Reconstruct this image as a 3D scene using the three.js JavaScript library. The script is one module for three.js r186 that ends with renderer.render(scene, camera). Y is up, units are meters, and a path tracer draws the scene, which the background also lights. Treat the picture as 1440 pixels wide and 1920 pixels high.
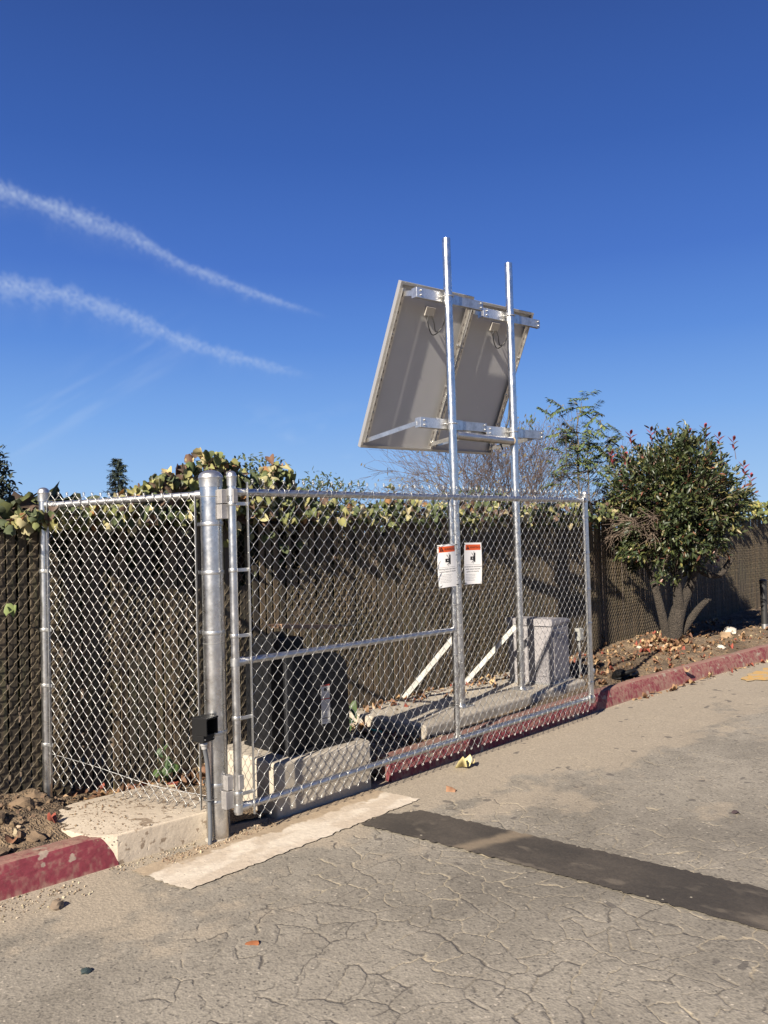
import * as THREE from 'three';
import { mergeGeometries, toCreasedNormals } from 'three/addons/utils/BufferGeometryUtils.js';
import { RoundedBoxGeometry } from 'three/addons/geometries/RoundedBoxGeometry.js';

// ---------------------------------------------------------------- camera, sky, sun, exposure
const scene = new THREE.Scene();
const rad = THREE.MathUtils.degToRad;
const camera = new THREE.PerspectiveCamera(63.42, 0.75, 0.05, 4000);
{
  const yaw = rad(42.4), pitch = rad(1.66), roll = 0.027;
  const F0 = new THREE.Vector3(Math.cos(yaw), 0, -Math.sin(yaw)), R0 = new THREE.Vector3(Math.sin(yaw), 0, Math.cos(yaw)), U0 = new THREE.Vector3(0, 1, 0);
  const F = F0.clone().multiplyScalar(Math.cos(pitch)).addScaledVector(U0, Math.sin(pitch));
  const U = U0.clone().multiplyScalar(Math.cos(pitch)).addScaledVector(F0, -Math.sin(pitch));
  const R = R0.clone().multiplyScalar(Math.cos(roll)).addScaledVector(U, -Math.sin(roll));
  const V = U.clone().multiplyScalar(Math.cos(roll)).addScaledVector(R0, Math.sin(roll));
  camera.position.set(-2.827, 1.68, 3.916);
  camera.quaternion.setFromRotationMatrix(new THREE.Matrix4().makeBasis(R, V, F.clone().negate()));
  camera.updateMatrixWorld();
}
const EXPOSURE = 2.6;
const SUN_TO = new THREE.Vector3(-1, 0.6, 0.24).normalize();
const sun = new THREE.DirectionalLight(new THREE.Color().setRGB(1, 0.9, 0.76), 5);
sun.position.copy(SUN_TO).multiplyScalar(40).add(new THREE.Vector3(3, 1, 0));
sun.target.position.set(3, 1, 0);
sun.castShadow = true; sun.shadow.mapSize.set(4096, 4096);
Object.assign(sun.shadow.camera, { left: -14, right: 14, top: 12, bottom: -12, near: 1, far: 100 });
scene.add(sun, sun.target);

// ---------------------------------------------------------------- random numbers and noise
function rng(seed) { let a = seed >>> 0; return () => { a = (a + 0x6D2B79F5) >>> 0; let t = a; t = Math.imul(t ^ (t >>> 15), t | 1); t ^= t + Math.imul(t ^ (t >>> 7), t | 61); return ((t ^ (t >>> 14)) >>> 0) / 4294967296; }; }
function h2(x, y, s = 0) { let n = Math.imul(x, 374761393) + Math.imul(y, 668265263) + Math.imul(s, 1274126177); n = Math.imul(n ^ (n >>> 13), 1274126177); n ^= n >>> 16; return (n >>> 0) / 4294967296; }
const md = (a, n) => n ? ((a % n) + n) % n : a;
function vn(x, y, s = 0, p = 0) {
  const xi = Math.floor(x), yi = Math.floor(y); let fx = x - xi, fy = y - yi; fx = fx * fx * (3 - 2 * fx); fy = fy * fy * (3 - 2 * fy);
  const x0 = md(xi, p), x1 = md(xi + 1, p), y0 = md(yi, p), y1 = md(yi + 1, p);
  const a = h2(x0, y0, s), b = h2(x1, y0, s), c = h2(x0, y1, s), d = h2(x1, y1, s);
  return a + (b - a) * fx + (c - a) * fy + (a - b - c + d) * fx * fy;
}
function fbm(x, y, o, s = 0, p = 0) { let v = 0, w = 0.5, t = 0; for (let i = 0; i < o; i++) { v += w * vn(x, y, s + i * 17, p); t += w; w *= 0.5; x *= 2; y *= 2; p *= 2; } return v / t; }
const sm = (a, b, x) => { const t = Math.min(1, Math.max(0, (x - a) / (b - a))); return t * t * (3 - 2 * t); };
const mix = (a, b, t) => a + (b - a) * t;
const mix3 = (a, b, t) => [mix(a[0], b[0], t), mix(a[1], b[1], t), mix(a[2], b[2], t)];
const lerpTable = (tab, x) => { if (x <= tab[0][0]) return tab[0][1]; for (let i = 1; i < tab.length; i++) if (x <= tab[i][0]) { const t = (x - tab[i - 1][0]) / (tab[i][0] - tab[i - 1][0]); return mix(tab[i - 1][1], tab[i][1], t); } return tab[tab.length - 1][1]; };
const toS = (c) => { c = Math.min(1, Math.max(0, c)); return 255 * (c <= 0.0031308 ? 12.92 * c : 1.055 * Math.pow(c, 1 / 2.4) - 0.055); };

// ---------------------------------------------------------------- the sky: clear blue, two contrails, faint cirrus
{
  const W = 3072, H = 1536, d = new Float32Array(W * H * 4);
  const grad = [[0, [0.42, 0.63, 0.88]], [3, [0.34, 0.555, 0.87]], [8, [0.205, 0.41, 0.82]], [13, [0.115, 0.275, 0.71]], [18, [0.072, 0.185, 0.585]], [25, [0.046, 0.127, 0.445]], [33, [0.034, 0.089, 0.325]], [50, [0.028, 0.073, 0.275]], [90, [0.025, 0.066, 0.25]]];
  const at = (e) => [0, 1, 2].map((k) => lerpTable(grad.map(([a, c]) => [a, c[k]]), e));
  const trails = [
    { p: [[-74, 23.2], [-68.8, 22.1], [-67, 21.7], [-63.2, 20.93], [-58.9, 19.8], [-56.2, 18.4], [-51.9, 16.85], [-47.6, 15.5], [-45.6, 14.85]], w0: 0.78, w1: 0.20, a: 0.40, s: 3 },
    { p: [[-74, 17.0], [-68.9, 16.5], [-67.1, 16.3], [-63, 15.95], [-59, 14.8], [-56.3, 13.55], [-53.8, 12.8], [-48.2, 11.35], [-46.6, 10.95]], w0: 0.92, w1: 0.30, a: 0.36, s: 7 },
  ];
  for (let j = 0; j < H; j++) {
    const e = ((j + 0.5) / H - 0.5) * 180, base = at(Math.max(0, e));
    for (let i = 0; i < W; i++) {
      let c = base; const az = ((i + 0.5) / W - 0.5) * 360;
      if (e > 3 && e < 26 && az > -76 && az < -40) {
        let k = 0;
        for (const t of trails) {
          const cs = Math.cos(rad(e)); let best = 9, along = 0, side = 1, L = 0;
          const x = az * cs, y = e;
          for (let q = 0; q + 1 < t.p.length; q++) {
            const ax = t.p[q][0] * cs, ay = t.p[q][1], bx = t.p[q + 1][0] * cs, by = t.p[q + 1][1], dx = bx - ax, dy = by - ay, l = Math.hypot(dx, dy);
            const u = Math.min(1, Math.max(0, ((x - ax) * dx + (y - ay) * dy) / (l * l))), ds = Math.hypot(x - ax - u * dx, y - ay - u * dy);
            if (ds < best) { best = ds; along = L + u * l; side = (x - ax) * dy - (y - ay) * dx; }
            L += l;
          }
          const f = along / L, w = mix(t.w0, t.w1, f) * (0.75 + 0.6 * vn(along * 1.1, t.s, t.s)) * (side > 0 ? 1.35 : 0.8);
          const puff = fbm(x * 4.5, y * 4.5, 4, t.s), fine = fbm(x * 13, y * 13, 4, t.s + 5);
          const edge = 1 - sm(0.25, 1.05, best / w + (puff - 0.5) * 1.5 + (fine - 0.5) * 0.9);
          const wide = (1 - sm(0.4, 2.6, best / w)) * (side > 0 ? 0.22 : 0.05) * fine;
          k += t.a * (edge * (0.12 + 2.7 * fine * puff * (0.5 + fine)) + wide) * (1 - sm(0.86, 1.0, f)) * (0.55 + 0.45 * (1 - f));
        }
        // faint cirrus low on the left
        const sx = (az + 67.2) * 0.6 - (e - 6.8), al = (az + 67.2);
        k += 0.22 * sm(0.38, 0.85, fbm(al * 0.22, sx * 1.3, 4, 31)) * sm(-1, 2, al) * (1 - sm(8, 13, al)) * (1 - sm(0.4, 2.8, Math.abs(sx)));
        k += 0.10 * sm(0.5, 0.8, fbm(az * 0.35 + e * 0.3, e * 0.9 - az * 0.2, 4, 44)) * sm(-56, -50, az) * (1 - sm(-46, -42, az)) * sm(3, 5, e) * (1 - sm(7, 10, e));
        k = Math.min(0.75, k);
        c = mix3(base, [0.66, 0.76, 0.90], k);
      }
      const o = (j * W + i) * 4; d[o] = c[0] / EXPOSURE; d[o + 1] = c[1] / EXPOSURE; d[o + 2] = c[2] / EXPOSURE; d[o + 3] = 1;
    }
  }
  const t = new THREE.DataTexture(d, W, H, THREE.RGBAFormat, THREE.FloatType);
  t.mapping = THREE.EquirectangularReflectionMapping; t.magFilter = t.minFilter = THREE.LinearFilter; t.colorSpace = THREE.LinearSRGBColorSpace; t.needsUpdate = true;
  scene.background = t; scene.environment = t;
}

// ---------------------------------------------------------------- textures and materials
function tex(w, h, fn, { srgb = true, repeat = true } = {}) {
  const d = new Uint8Array(w * h * 4);
  for (let j = 0; j < h; j++) for (let i = 0; i < w; i++) { const c = fn((i + 0.5) / w, (j + 0.5) / h), o = (j * w + i) * 4; for (let k = 0; k < 3; k++) { const v = typeof c === 'number' ? c : c[k]; d[o + k] = srgb ? toS(v) : 255 * Math.min(1, Math.max(0, v)); } d[o + 3] = 255; }
  const t = new THREE.DataTexture(d, w, h); t.magFilter = THREE.LinearFilter; t.minFilter = THREE.LinearFilter;
  if (srgb) t.colorSpace = THREE.SRGBColorSpace;
  if (repeat) t.wrapS = t.wrapT = THREE.RepeatWrapping;
  t.needsUpdate = true; return t;
}
const L3 = (r, g, b) => new THREE.Color().setRGB(r, g, b);
const DEPTH = 0.85; // every paint, mineral and plant colour below is taken this much deeper; bare metal is not
const std = (o) => { const m = new THREE.MeshStandardMaterial({ side: THREE.DoubleSide, ...o }); if (m.metalness < 0.4) m.color.multiplyScalar(DEPTH); return m; };
const plain = (r, g, b, rough = 0.7, metal = 0) => std({ color: L3(r, g, b), roughness: rough, metalness: metal });
// uv is in metres everywhere: a texture of size S metres gets repeat 1 / S
const sized = (t, sx, sy = sx) => { t.repeat.set(1 / sx, 1 / sy); return t; };

const galvMap = sized(tex(512, 512, (u, v) => {
  const n = fbm(u * 8, v * 8, 4, 3, 8), sp = vn(u * 46, v * 46, 9, 46), st = vn(u * 64, v * 64 * 0.0625, 12, 64), k = 0.57 + 0.26 * (n - 0.5) + 0.12 * (sp - 0.5) - (st > 0.93 ? 0.10 : 0);
  return [k, k * 1.005, k * 1.0];
}), 0.5);
const galvRough = sized(tex(256, 256, (u, v) => 0.40 + 0.22 * fbm(u * 12, v * 12, 3, 8, 12) + 0.12 * vn(u * 40, v * 40, 2, 40), { srgb: false }), 0.5);
const galv = std({ map: galvMap, roughnessMap: galvRough, roughness: 0.54, metalness: 1, bumpMap: galvRough, bumpScale: 0.0003 });
const galvDull = std({ map: galvMap, color: L3(0.78, 0.78, 0.78), roughness: 0.42, metalness: 0.95 });
const wireMat = std({ color: L3(0.40, 0.40, 0.39), roughness: 0.42, metalness: 0.9 });
const hingeMat = std({ map: galvMap, color: L3(0.50, 0.475, 0.465), roughness: 0.55, metalness: 0.6 });
const alum = std({ map: galvMap, color: L3(1.0, 0.98, 0.95), roughness: 0.36, metalness: 0.9 });
const boltMat = plain(0.45, 0.45, 0.45, 0.4, 0.85);
const blackMat = new THREE.MeshPhysicalMaterial({ color: L3(0.006, 0.006, 0.0065), roughness: 0.6, specularIntensity: 0.4, side: THREE.DoubleSide });
const cableMat = plain(0.015, 0.015, 0.016, 0.5);
const concMap = (a, b, s) => sized(tex(512, 512, (u, v) => {
  const n = fbm(u * 4, v * 4, 5, s, 4), f = vn(u * 180, v * 180, s + 1, 180), g = fbm(u * 24, v * 24, 3, s + 3, 24);
  const c = mix3(a, b, sm(0.32, 0.68, n)); const k = 0.90 + 0.14 * f + 0.16 * (g - 0.5) - (vn(u * 90, v * 90, s + 7, 90) > 0.94 ? 0.16 : 0); return [c[0] * k, c[1] * k, c[2] * k];
}), 1.2);
const concBump = sized(tex(512, 512, (u, v) => 0.6 * fbm(u * 40, v * 40, 4, 5, 40) + 0.4 * fbm(u * 6, v * 6, 3, 6, 6) - (vn(u * 90, v * 90, 12, 90) > 0.93 ? 0.25 : 0), { srgb: false }), 1.2);
const concrete = std({ map: concMap([0.33, 0.292, 0.237], [0.415, 0.37, 0.305], 3), roughness: 0.92, bumpMap: concBump, bumpScale: 0.004 });
const concreteGrey = std({ map: concMap([0.27, 0.24, 0.195], [0.34, 0.30, 0.25], 11), roughness: 0.92, bumpMap: concBump, bumpScale: 0.004 });

// ---------------------------------------------------------------- geometry helpers
const V = (x, y, z) => new THREE.Vector3(x, y, z);
function norm(g) { let n = g.index ? g.toNonIndexed() : g; for (const k of Object.keys(n.attributes)) if (!['position', 'normal', 'uv', 'color'].includes(k)) n.deleteAttribute(k); if (!n.attributes.uv) n.setAttribute('uv', new THREE.BufferAttribute(new Float32Array(n.attributes.position.count * 2), 2)); n.morphAttributes = {}; return n; }
const mg = (list) => list.length === 1 ? list[0] : mergeGeometries(list.map(norm), false);
function boxUV(g) { // uv in metres from the dominant axis of each face
  g = norm(g); const p = g.attributes.position, uv = new Float32Array(p.count * 2), a = V(), b = V(), c = V(), n = V();
  for (let i = 0; i < p.count; i += 3) {
    a.fromBufferAttribute(p, i); b.fromBufferAttribute(p, i + 1); c.fromBufferAttribute(p, i + 2); n.copy(b).sub(a).cross(c.clone().sub(a));
    const x = Math.abs(n.x), y = Math.abs(n.y), z = Math.abs(n.z);
    for (let k = 0; k < 3; k++) { const P = [a, b, c][k]; const q = y >= x && y >= z ? [P.x, P.z] : x >= z ? [P.z, P.y] : [P.x, P.y]; uv[(i + k) * 2] = q[0]; uv[(i + k) * 2 + 1] = q[1]; }
  }
  g.setAttribute('uv', new THREE.BufferAttribute(uv, 2)); return g;
}
const box = (w, h, d, x = 0, y = 0, z = 0, r = 0.004, seg = 2) => boxUV(new RoundedBoxGeometry(w, h, d, seg, Math.min(r, w / 2.01, h / 2.01, d / 2.01)).translate(x, y, z));
function pipe(a, b, r, sides = 20, r2 = r, caps = true) { // a straight tube from a to b with uv in metres
  const d = b.clone().sub(a), l = d.length(), g = new THREE.CylinderGeometry(r2, r, l, sides, 1, !caps);
  const uv = g.attributes.uv; for (let i = 0; i < uv.count; i++) uv.setXY(i, uv.getX(i) * 6.283 * r, uv.getY(i) * l);
  g.translate(0, l / 2, 0); g.applyQuaternion(new THREE.Quaternion().setFromUnitVectors(V(0, 1, 0), d.normalize())); g.translate(a.x, a.y, a.z); return g;
}
const curve = (pts, r, seg = 24, sides = 8) => new THREE.TubeGeometry(new THREE.CatmullRomCurve3(pts), seg, r, sides);
const ring = (r, h, y, thick = 0.004, sides = 24) => new THREE.LatheGeometry([[r - 0.002, -h / 2], [r + thick, -h / 2], [r + thick, h / 2], [r - 0.002, h / 2]].map(([x, q]) => new THREE.Vector2(x, q)), sides).translate(0, y, 0);
const dome = (r, y, h, sides = 24) => { const p = []; for (let i = 0; i <= 8; i++) { const t = i / 8 * Math.PI / 2; p.push(new THREE.Vector2(Math.max(0.0005, (r + 0.005) * Math.cos(t)), 0.012 + h * Math.sin(t))); } return new THREE.LatheGeometry([new THREE.Vector2(r + 0.0035, -0.05), new THREE.Vector2(r + 0.0045, -0.005), new THREE.Vector2(r + 0.0075, 0), new THREE.Vector2(r + 0.0075, 0.008), ...p], sides).translate(0, y, 0); };
const names = {};
function numbered(n) { const k = names[n] = (names[n] ?? -1) + 1; return k ? `${n}_${String(k).padStart(3, '0')}` : n; }
function shadows(o) { o.castShadow = true; o.receiveShadow = true; return o; }
function part(name, geo, mat, parent, label) { const m = shadows(new THREE.Mesh(Array.isArray(geo) ? mg(geo) : geo, mat)); m.name = name; if (label) m.userData.label = label; parent.add(m); return m; }
function tag(o, label, category, group) { o.userData.label = label; o.userData.category = category; if (group) o.userData.group = group; return o; }
function thing(name, label, category, pos = [0, 0, 0], turn = 0, group) { const o = new THREE.Group(); o.name = numbered(name); o.position.set(...pos); o.rotation.y = turn; scene.add(o); return tag(o, label, category, group); }
function single(name, geo, mat, label, category, group) { const m = shadows(new THREE.Mesh(Array.isArray(geo) ? mg(geo) : geo, mat)); m.name = numbered(name); scene.add(m); return tag(m, label, category, group); }
function struct(name, geo, mat, label, category = 'ground') { const m = single(name, geo, mat, label, category); m.userData.kind = 'structure'; return m; }
function stuff(name, geo, mat, label, category) { const m = single(name, geo, mat, label, category); m.userData.kind = 'stuff'; return m; }

// ---------------------------------------------------------------- the street: dusty, cracked asphalt
const KERB = [[-8, -1.0], [-1.14, -0.165], [-0.53, -0.10], [-0.065, -0.062], [0.1, -0.06], [0.42, 0.045], [1.2, 0.10], [4.2, 0.205], [4.75, 0.235], [6.2, 0.37], [7.7, 0.54], [14, 1.3]];
const kerbZ = (x) => lerpTable(KERB, x);
const streetY = (x) => 0.008 * x;
const seedTables = {}; // the jittered cell centres of each Voronoi pattern, filled once
const SPAN = 400;
function seedTable(seed) { if (!seedTables[seed]) { const t = seedTables[seed] = new Float32Array(SPAN * SPAN * 2); for (let j = 0; j < SPAN; j++) for (let i = 0; i < SPAN; i++) { const x = i - 100, z = j - 100; t[(j * SPAN + i) * 2] = x + 0.1 + 0.8 * h2(x, z, seed); t[(j * SPAN + i) * 2 + 1] = z + 0.1 + 0.8 * h2(x, z, seed + 1); } } return seedTables[seed]; }
function voronoi(x, z, cell, seed) { // distance to the nearest cell border, and a number for that border
  const t = seedTable(seed), X = x / cell, Z = z / cell, xi = Math.floor(X), zi = Math.floor(Z); let d1 = 99, a1 = 0, b1 = 0, px = 0, pz = 0;
  for (let j = zi - 1; j <= zi + 1; j++) for (let i = xi - 1; i <= xi + 1; i++) { const o = ((j + 100) * SPAN + i + 100) * 2, dx = t[o] - X, dz = t[o + 1] - Z, d = dx * dx + dz * dz; if (d < d1) { d1 = d; a1 = i; b1 = j; px = t[o]; pz = t[o + 1]; } }
  let best = 9, bx = 0, bz = 0;
  for (let j = b1 - 2; j <= b1 + 2; j++) for (let i = a1 - 2; i <= a1 + 2; i++) { if (i === a1 && j === b1) continue; const o = ((j + 100) * SPAN + i + 100) * 2, cx = t[o], cz = t[o + 1], dx = cx - px, dz = cz - pz, e = (((cx + px) / 2 - X) * dx + ((cz + pz) / 2 - Z) * dz) / Math.sqrt(dx * dx + dz * dz); if (e < best) { best = e; bx = i; bz = j; } }
  return [best * cell, h2(Math.min(a1, bx) * 7 + Math.max(a1, bx), Math.min(b1, bz) * 13 + Math.max(b1, bz), seed + 5)];
}
function crackAt(x, z) { // [depth 0..1, sand fill 0..1]
  const far = sm(0.9, 1.7, x - 0.12 * z), worn = sm(-1.35, -0.35, x + 0.45 * (z - 1.2)) * sm(0.5, 0.95, z) * (1 - 0.72 * far) * sm(0.2, 0.5, fbm(x * 0.9, z * 0.9, 2, 60) + 0.1);
  let depth = 0, fill = 0;
  if (worn > 0.04) {
    const wx = x + 0.22 * (vn(x * 2.4, z * 2.4, 51) - 0.5) + 0.075 * (vn(x * 7, z * 7, 53) - 0.5) + 0.024 * (vn(x * 21, z * 21, 55) - 0.5) + 0.008 * (vn(x * 60, z * 60, 57) - 0.5);
    const wz = z + 0.22 * (vn(x * 2.4, z * 2.4, 52) - 0.5) + 0.075 * (vn(x * 7, z * 7, 54) - 0.5) + 0.024 * (vn(x * 21, z * 21, 56) - 0.5) + 0.010 * (vn(x * 60, z * 60, 58) - 0.5);
    const [d, id] = voronoi(wx, wz * 1.2, 0.155, 71);
    const on = id < 0.22 + 0.72 * worn ? 1 : 0, gap = sm(0.10, 0.32, vn(x * 6.5, z * 6.5, 68) + 0.16 * worn);
    if (on && d < 0.03) {
      const w = (0.0009 + 0.0032 * h2(Math.floor(id * 9999), 3, 2)) * (0.25 + 1.5 * vn(x * 8, z * 8, 66)) * gap * (1 - 0.5 * far), sand = id * 7 % 1 < 0.12 + 0.78 * sm(-0.75, 0.25, x) ? 1 : 0.08;
      depth = (1 - sm(w * 0.5, w + 0.0035, d)) * sm(0, 0.002, w); fill = (1 - sm(w * 0.7, w + 0.0015 + 0.007 * vn(x * 45, z * 45, 5) * vn(x * 9, z * 9, 6), d)) * sand * gap * sm(0, 0.002, w) * (0.45 + 0.55 * sm(0.3, 0.6, vn(x * 4, z * 4, 69)));
    }
    if (vn(x * 3.2, z * 3.2, 77) > 0.42) { const [dh, ih] = voronoi(wx + 9, wz, 0.095, 83); if (ih < 0.22 * worn + 0.06 && dh < 0.006) { const q = (1 - sm(0.0006, 0.0034, dh)) * 0.55 * gap; if (ih > 0.12) fill = Math.max(fill, q); else depth = Math.max(depth, q); } }
  }
  // the sanded seam along the far side of the patched trench
  const seam = Math.abs(x - (1.045 + 0.065 * (z - 0.6) + 0.02 * (fbm(z * 4, 1, 3, 91) - 0.5)));
  if (z > 0.62 && seam < 0.02) { fill = Math.max(fill, (1 - sm(0.002, 0.006 + 0.006 * vn(z * 30, 4, 2), seam)) * sm(0.2, 0.5, vn(z * 7, 2, 9))); depth = Math.max(depth, 0.6 * (1 - sm(0.002, 0.006, seam))); }
  return [depth, fill];
}
function asphalt(x, z) {
  const [depth, fill] = crackAt(x, z);
  const n = fbm(x * 1.3, z * 1.3, 4, 21), m = fbm(x * 7, z * 7, 4, 23), grit = vn(x * 210, z * 210, 25), grit2 = vn(x * 95, z * 95, 26);
  let c = mix3([0.172, 0.153, 0.124], [0.236, 0.211, 0.172], sm(0.3, 0.7, 0.6 * n + 0.4 * m));
  // wind-blown sand lies in patches along the kerb
  const k = z - kerbZ(x), sand = sm(0.42, 0.58, 0.55 * fbm(x * 2.3, z * 4, 4, 33) + 0.25 * fbm(x * 13, z * 13, 3, 35) + 0.36 * (1 - Math.min(1.4, Math.max(0, k)) / 0.95) + 0.14 * sm(0.9, 1.6, x - 0.07 * z) - 0.05 * (1 - sm(0.4, 1.0, x)));
  c = mix3(c, [0.292, 0.246, 0.186], sand * 0.8);
  const bare = 1 - 0.16 * sm(0.35, 0.65, fbm(x * 1.7, z * 1.7, 3, 64)) * sm(-0.9, 0.2, x) * sm(0.8, 1.6, z), g = (0.70 + 0.38 * grit + 0.20 * grit2) * bare; c = [c[0] * g, c[1] * g, c[2] * g];
  const dk = vn(x * 74, z * 74, 28), lt = vn(x * 62, z * 62, 29); if (dk > 0.76) { const q = 1 - 0.30 * sm(0.76, 0.86, dk) * (1 - 0.75 * sand); c = [c[0] * q, c[1] * q, c[2] * q]; } else if (lt > 0.80) { const q = 1 + 0.16 * sm(0.80, 0.9, lt); c = [c[0] * q, c[1] * q, c[2] * q]; }
  const st = h2(Math.floor(x * 120), Math.floor(z * 120), 41); if (st > 0.982 && sand < 0.7) c = mix3(c, st > 0.995 ? [0.42, 0.37, 0.30] : [0.05, 0.045, 0.04], 0.75);
  const spot = fbm(x * 11, z * 11, 2, 47) > 0.845 && x > 0.3; if (spot) c = mix3(c, [0.075, 0.066, 0.058], 0.75); // oil drips
  c = mix3(c, [0.36, 0.305, 0.215], fill * 0.72);
  if (depth > 0.7 * fill) c = mix3(c, [0.055, 0.047, 0.04], Math.min(1, (depth - 0.7 * fill) * 0.8));
  return { c, d: depth, h: 0.5 + 0.16 * (grit - 0.5) + 0.10 * (grit2 - 0.5) + 0.04 * (m - 0.5) - 0.22 * depth - 0.05 * (dk > 0.8 ? 1 : 0) + 0.02 * sand };
}
const streetRise = (x, z) => 0.006 * (fbm(x * 1.1, z * 1.1, 3, 14) - 0.5);
function streetRegion(x0, x1, z0, z1, w, h, cell, name, label, deep) {
  const col = new Uint8Array(w * h * 4), bmp = new Uint8Array(w * h * 4), cut = new Float32Array(w * h);
  for (let j = 0; j < h; j++) for (let i = 0; i < w; i++) { const a = asphalt(x0 + (i + 0.5) / w * (x1 - x0), z0 + (j + 0.5) / h * (z1 - z0)), o = (j * w + i) * 4; for (let k = 0; k < 3; k++) { col[o + k] = toS(a.c[k]); bmp[o + k] = 255 * Math.min(1, Math.max(0, a.h)); } col[o + 3] = bmp[o + 3] = 255; cut[j * w + i] = a.d; }
  const deepAt = (x, z) => { const i = Math.min(w - 1, Math.floor((x - x0) / (x1 - x0) * w)), j = Math.min(h - 1, Math.floor((z - z0) / (z1 - z0) * h)); return cut[j * w + i]; };
  const mk = (d, s) => { const t = new THREE.DataTexture(d, w, h); t.magFilter = t.minFilter = THREE.LinearFilter; if (s) t.colorSpace = THREE.SRGBColorSpace; t.needsUpdate = true; return t; };
  const nx = Math.round((x1 - x0) / cell), nz = Math.round((z1 - z0) / cell), pos = new Float32Array((nx + 1) * (nz + 1) * 3), uv = new Float32Array((nx + 1) * (nz + 1) * 2), idx = [];
  for (let j = 0; j <= nz; j++) for (let i = 0; i <= nx; i++) {
    const x = x0 + i / nx * (x1 - x0), z = z0 + j / nz * (z1 - z0), o = j * (nx + 1) + i, edge = Math.min(1, Math.min(i, nx - i, j, nz - j) * cell / 0.1);
    pos.set([x, streetY(x) + edge * (streetRise(x, z) - (deep ? deep * deepAt(x, z) : 0)), z], o * 3); uv.set([i / nx, j / nz], o * 2);
    if (i < nx && j < nz) idx.push(o, o + nx + 1, o + 1, o + 1, o + nx + 1, o + nx + 2);
  }
  const g = new THREE.BufferGeometry(); g.setAttribute('position', new THREE.BufferAttribute(pos, 3)); g.setAttribute('uv', new THREE.BufferAttribute(uv, 2)); g.setIndex(idx); g.computeVertexNormals();
  return struct(name, g, std({ map: mk(col, true), bumpMap: mk(bmp, false), bumpScale: 0.010, roughness: 0.95 }), label, 'street');
}
streetRegion(-2.6, 4.2, -0.35, 3.45, 2048, 1144, 0.011, 'street', 'cracked dusty asphalt of the driveway in front of the gate', 0.003);
streetRegion(4.2, 11.4, -0.15, 3.45, 1024, 512, 0.05, 'street_far_stretch', 'sandy worn asphalt of the driveway beyond the far end of the gate', 0);
{
  const s = new THREE.Shape([[-40, -3], [60, -3], [60, 40], [-40, 40]].map(([x, z]) => new THREE.Vector2(x, z)));
  s.holes.push(new THREE.Path([[-2.6, -0.35], [4.2, -0.35], [4.2, -0.15], [11.4, -0.15], [11.4, 3.45], [-2.6, 3.45]].map(([x, z]) => new THREE.Vector2(x, z))));
  const g = new THREE.ShapeGeometry(s); const p = g.attributes.position, uv = g.attributes.uv, ix = g.index.array;
  for (let i = 0; i < p.count; i++) { const x = p.getX(i), z = p.getY(i); p.setXYZ(i, x, streetY(x), z); uv.setXY(i, x, z); }
  for (let i = 0; i < ix.length; i += 3) { const t = ix[i]; ix[i] = ix[i + 1]; ix[i + 1] = t; }
  g.computeVertexNormals();
  const far = sized(tex(512, 512, (u, v) => { const n = fbm(u * 5, v * 5, 5, 61, 5), f = vn(u * 200, v * 200, 62, 200), c = mix3([0.18, 0.153, 0.118], [0.27, 0.225, 0.17], sm(0.3, 0.7, n)); return c.map((q) => q * (0.85 + 0.3 * f)); }), 3);
  struct('street_surroundings', g, std({ map: far, roughness: 0.95 }), 'wide asphalt yard stretching away around the driveway', 'street');
  const gp = new THREE.PlaneGeometry(4000, 4000).rotateX(-Math.PI / 2).translate(0, -0.7, 0);
  struct('ground', gp, plain(0.16, 0.14, 0.09, 0.95), 'dry open ground reaching to the horizon', 'ground');
}
// a flat sheet with a given outline laid a little above the street
function sheet(outline, up, step = 0.04) {
  const s = new THREE.Shape(outline.map(([x, z]) => new THREE.Vector2(x, z))), g = new THREE.ShapeGeometry(s), p = g.attributes.position, uv = g.attributes.uv, ix = g.index.array;
  for (let i = 0; i < p.count; i++) { const x = p.getX(i), z = p.getY(i); p.setXYZ(i, x, streetY(x) + up, z); uv.setXY(i, x, z); }
  for (let i = 0; i < ix.length; i += 3) { const t = ix[i]; ix[i] = ix[i + 1]; ix[i + 1] = t; }
  g.computeVertexNormals(); return g;
}
function rough(pts, step, amp, seed) { // an outline with ragged edges
  const out = [], r = rng(seed);
  for (let i = 0; i < pts.length; i++) { const a = pts[i], b = pts[(i + 1) % pts.length], l = Math.hypot(b[0] - a[0], b[1] - a[1]), n = Math.max(1, Math.round(l / step)); for (let k = 0; k < n; k++) { const t = k / n, j = k ? (r() - 0.5) * amp : 0, q = k ? (r() - 0.5) * amp : 0; out.push([mix(a[0], b[0], t) + j, mix(a[1], b[1], t) + q]); } }
  return out;
}
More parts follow.
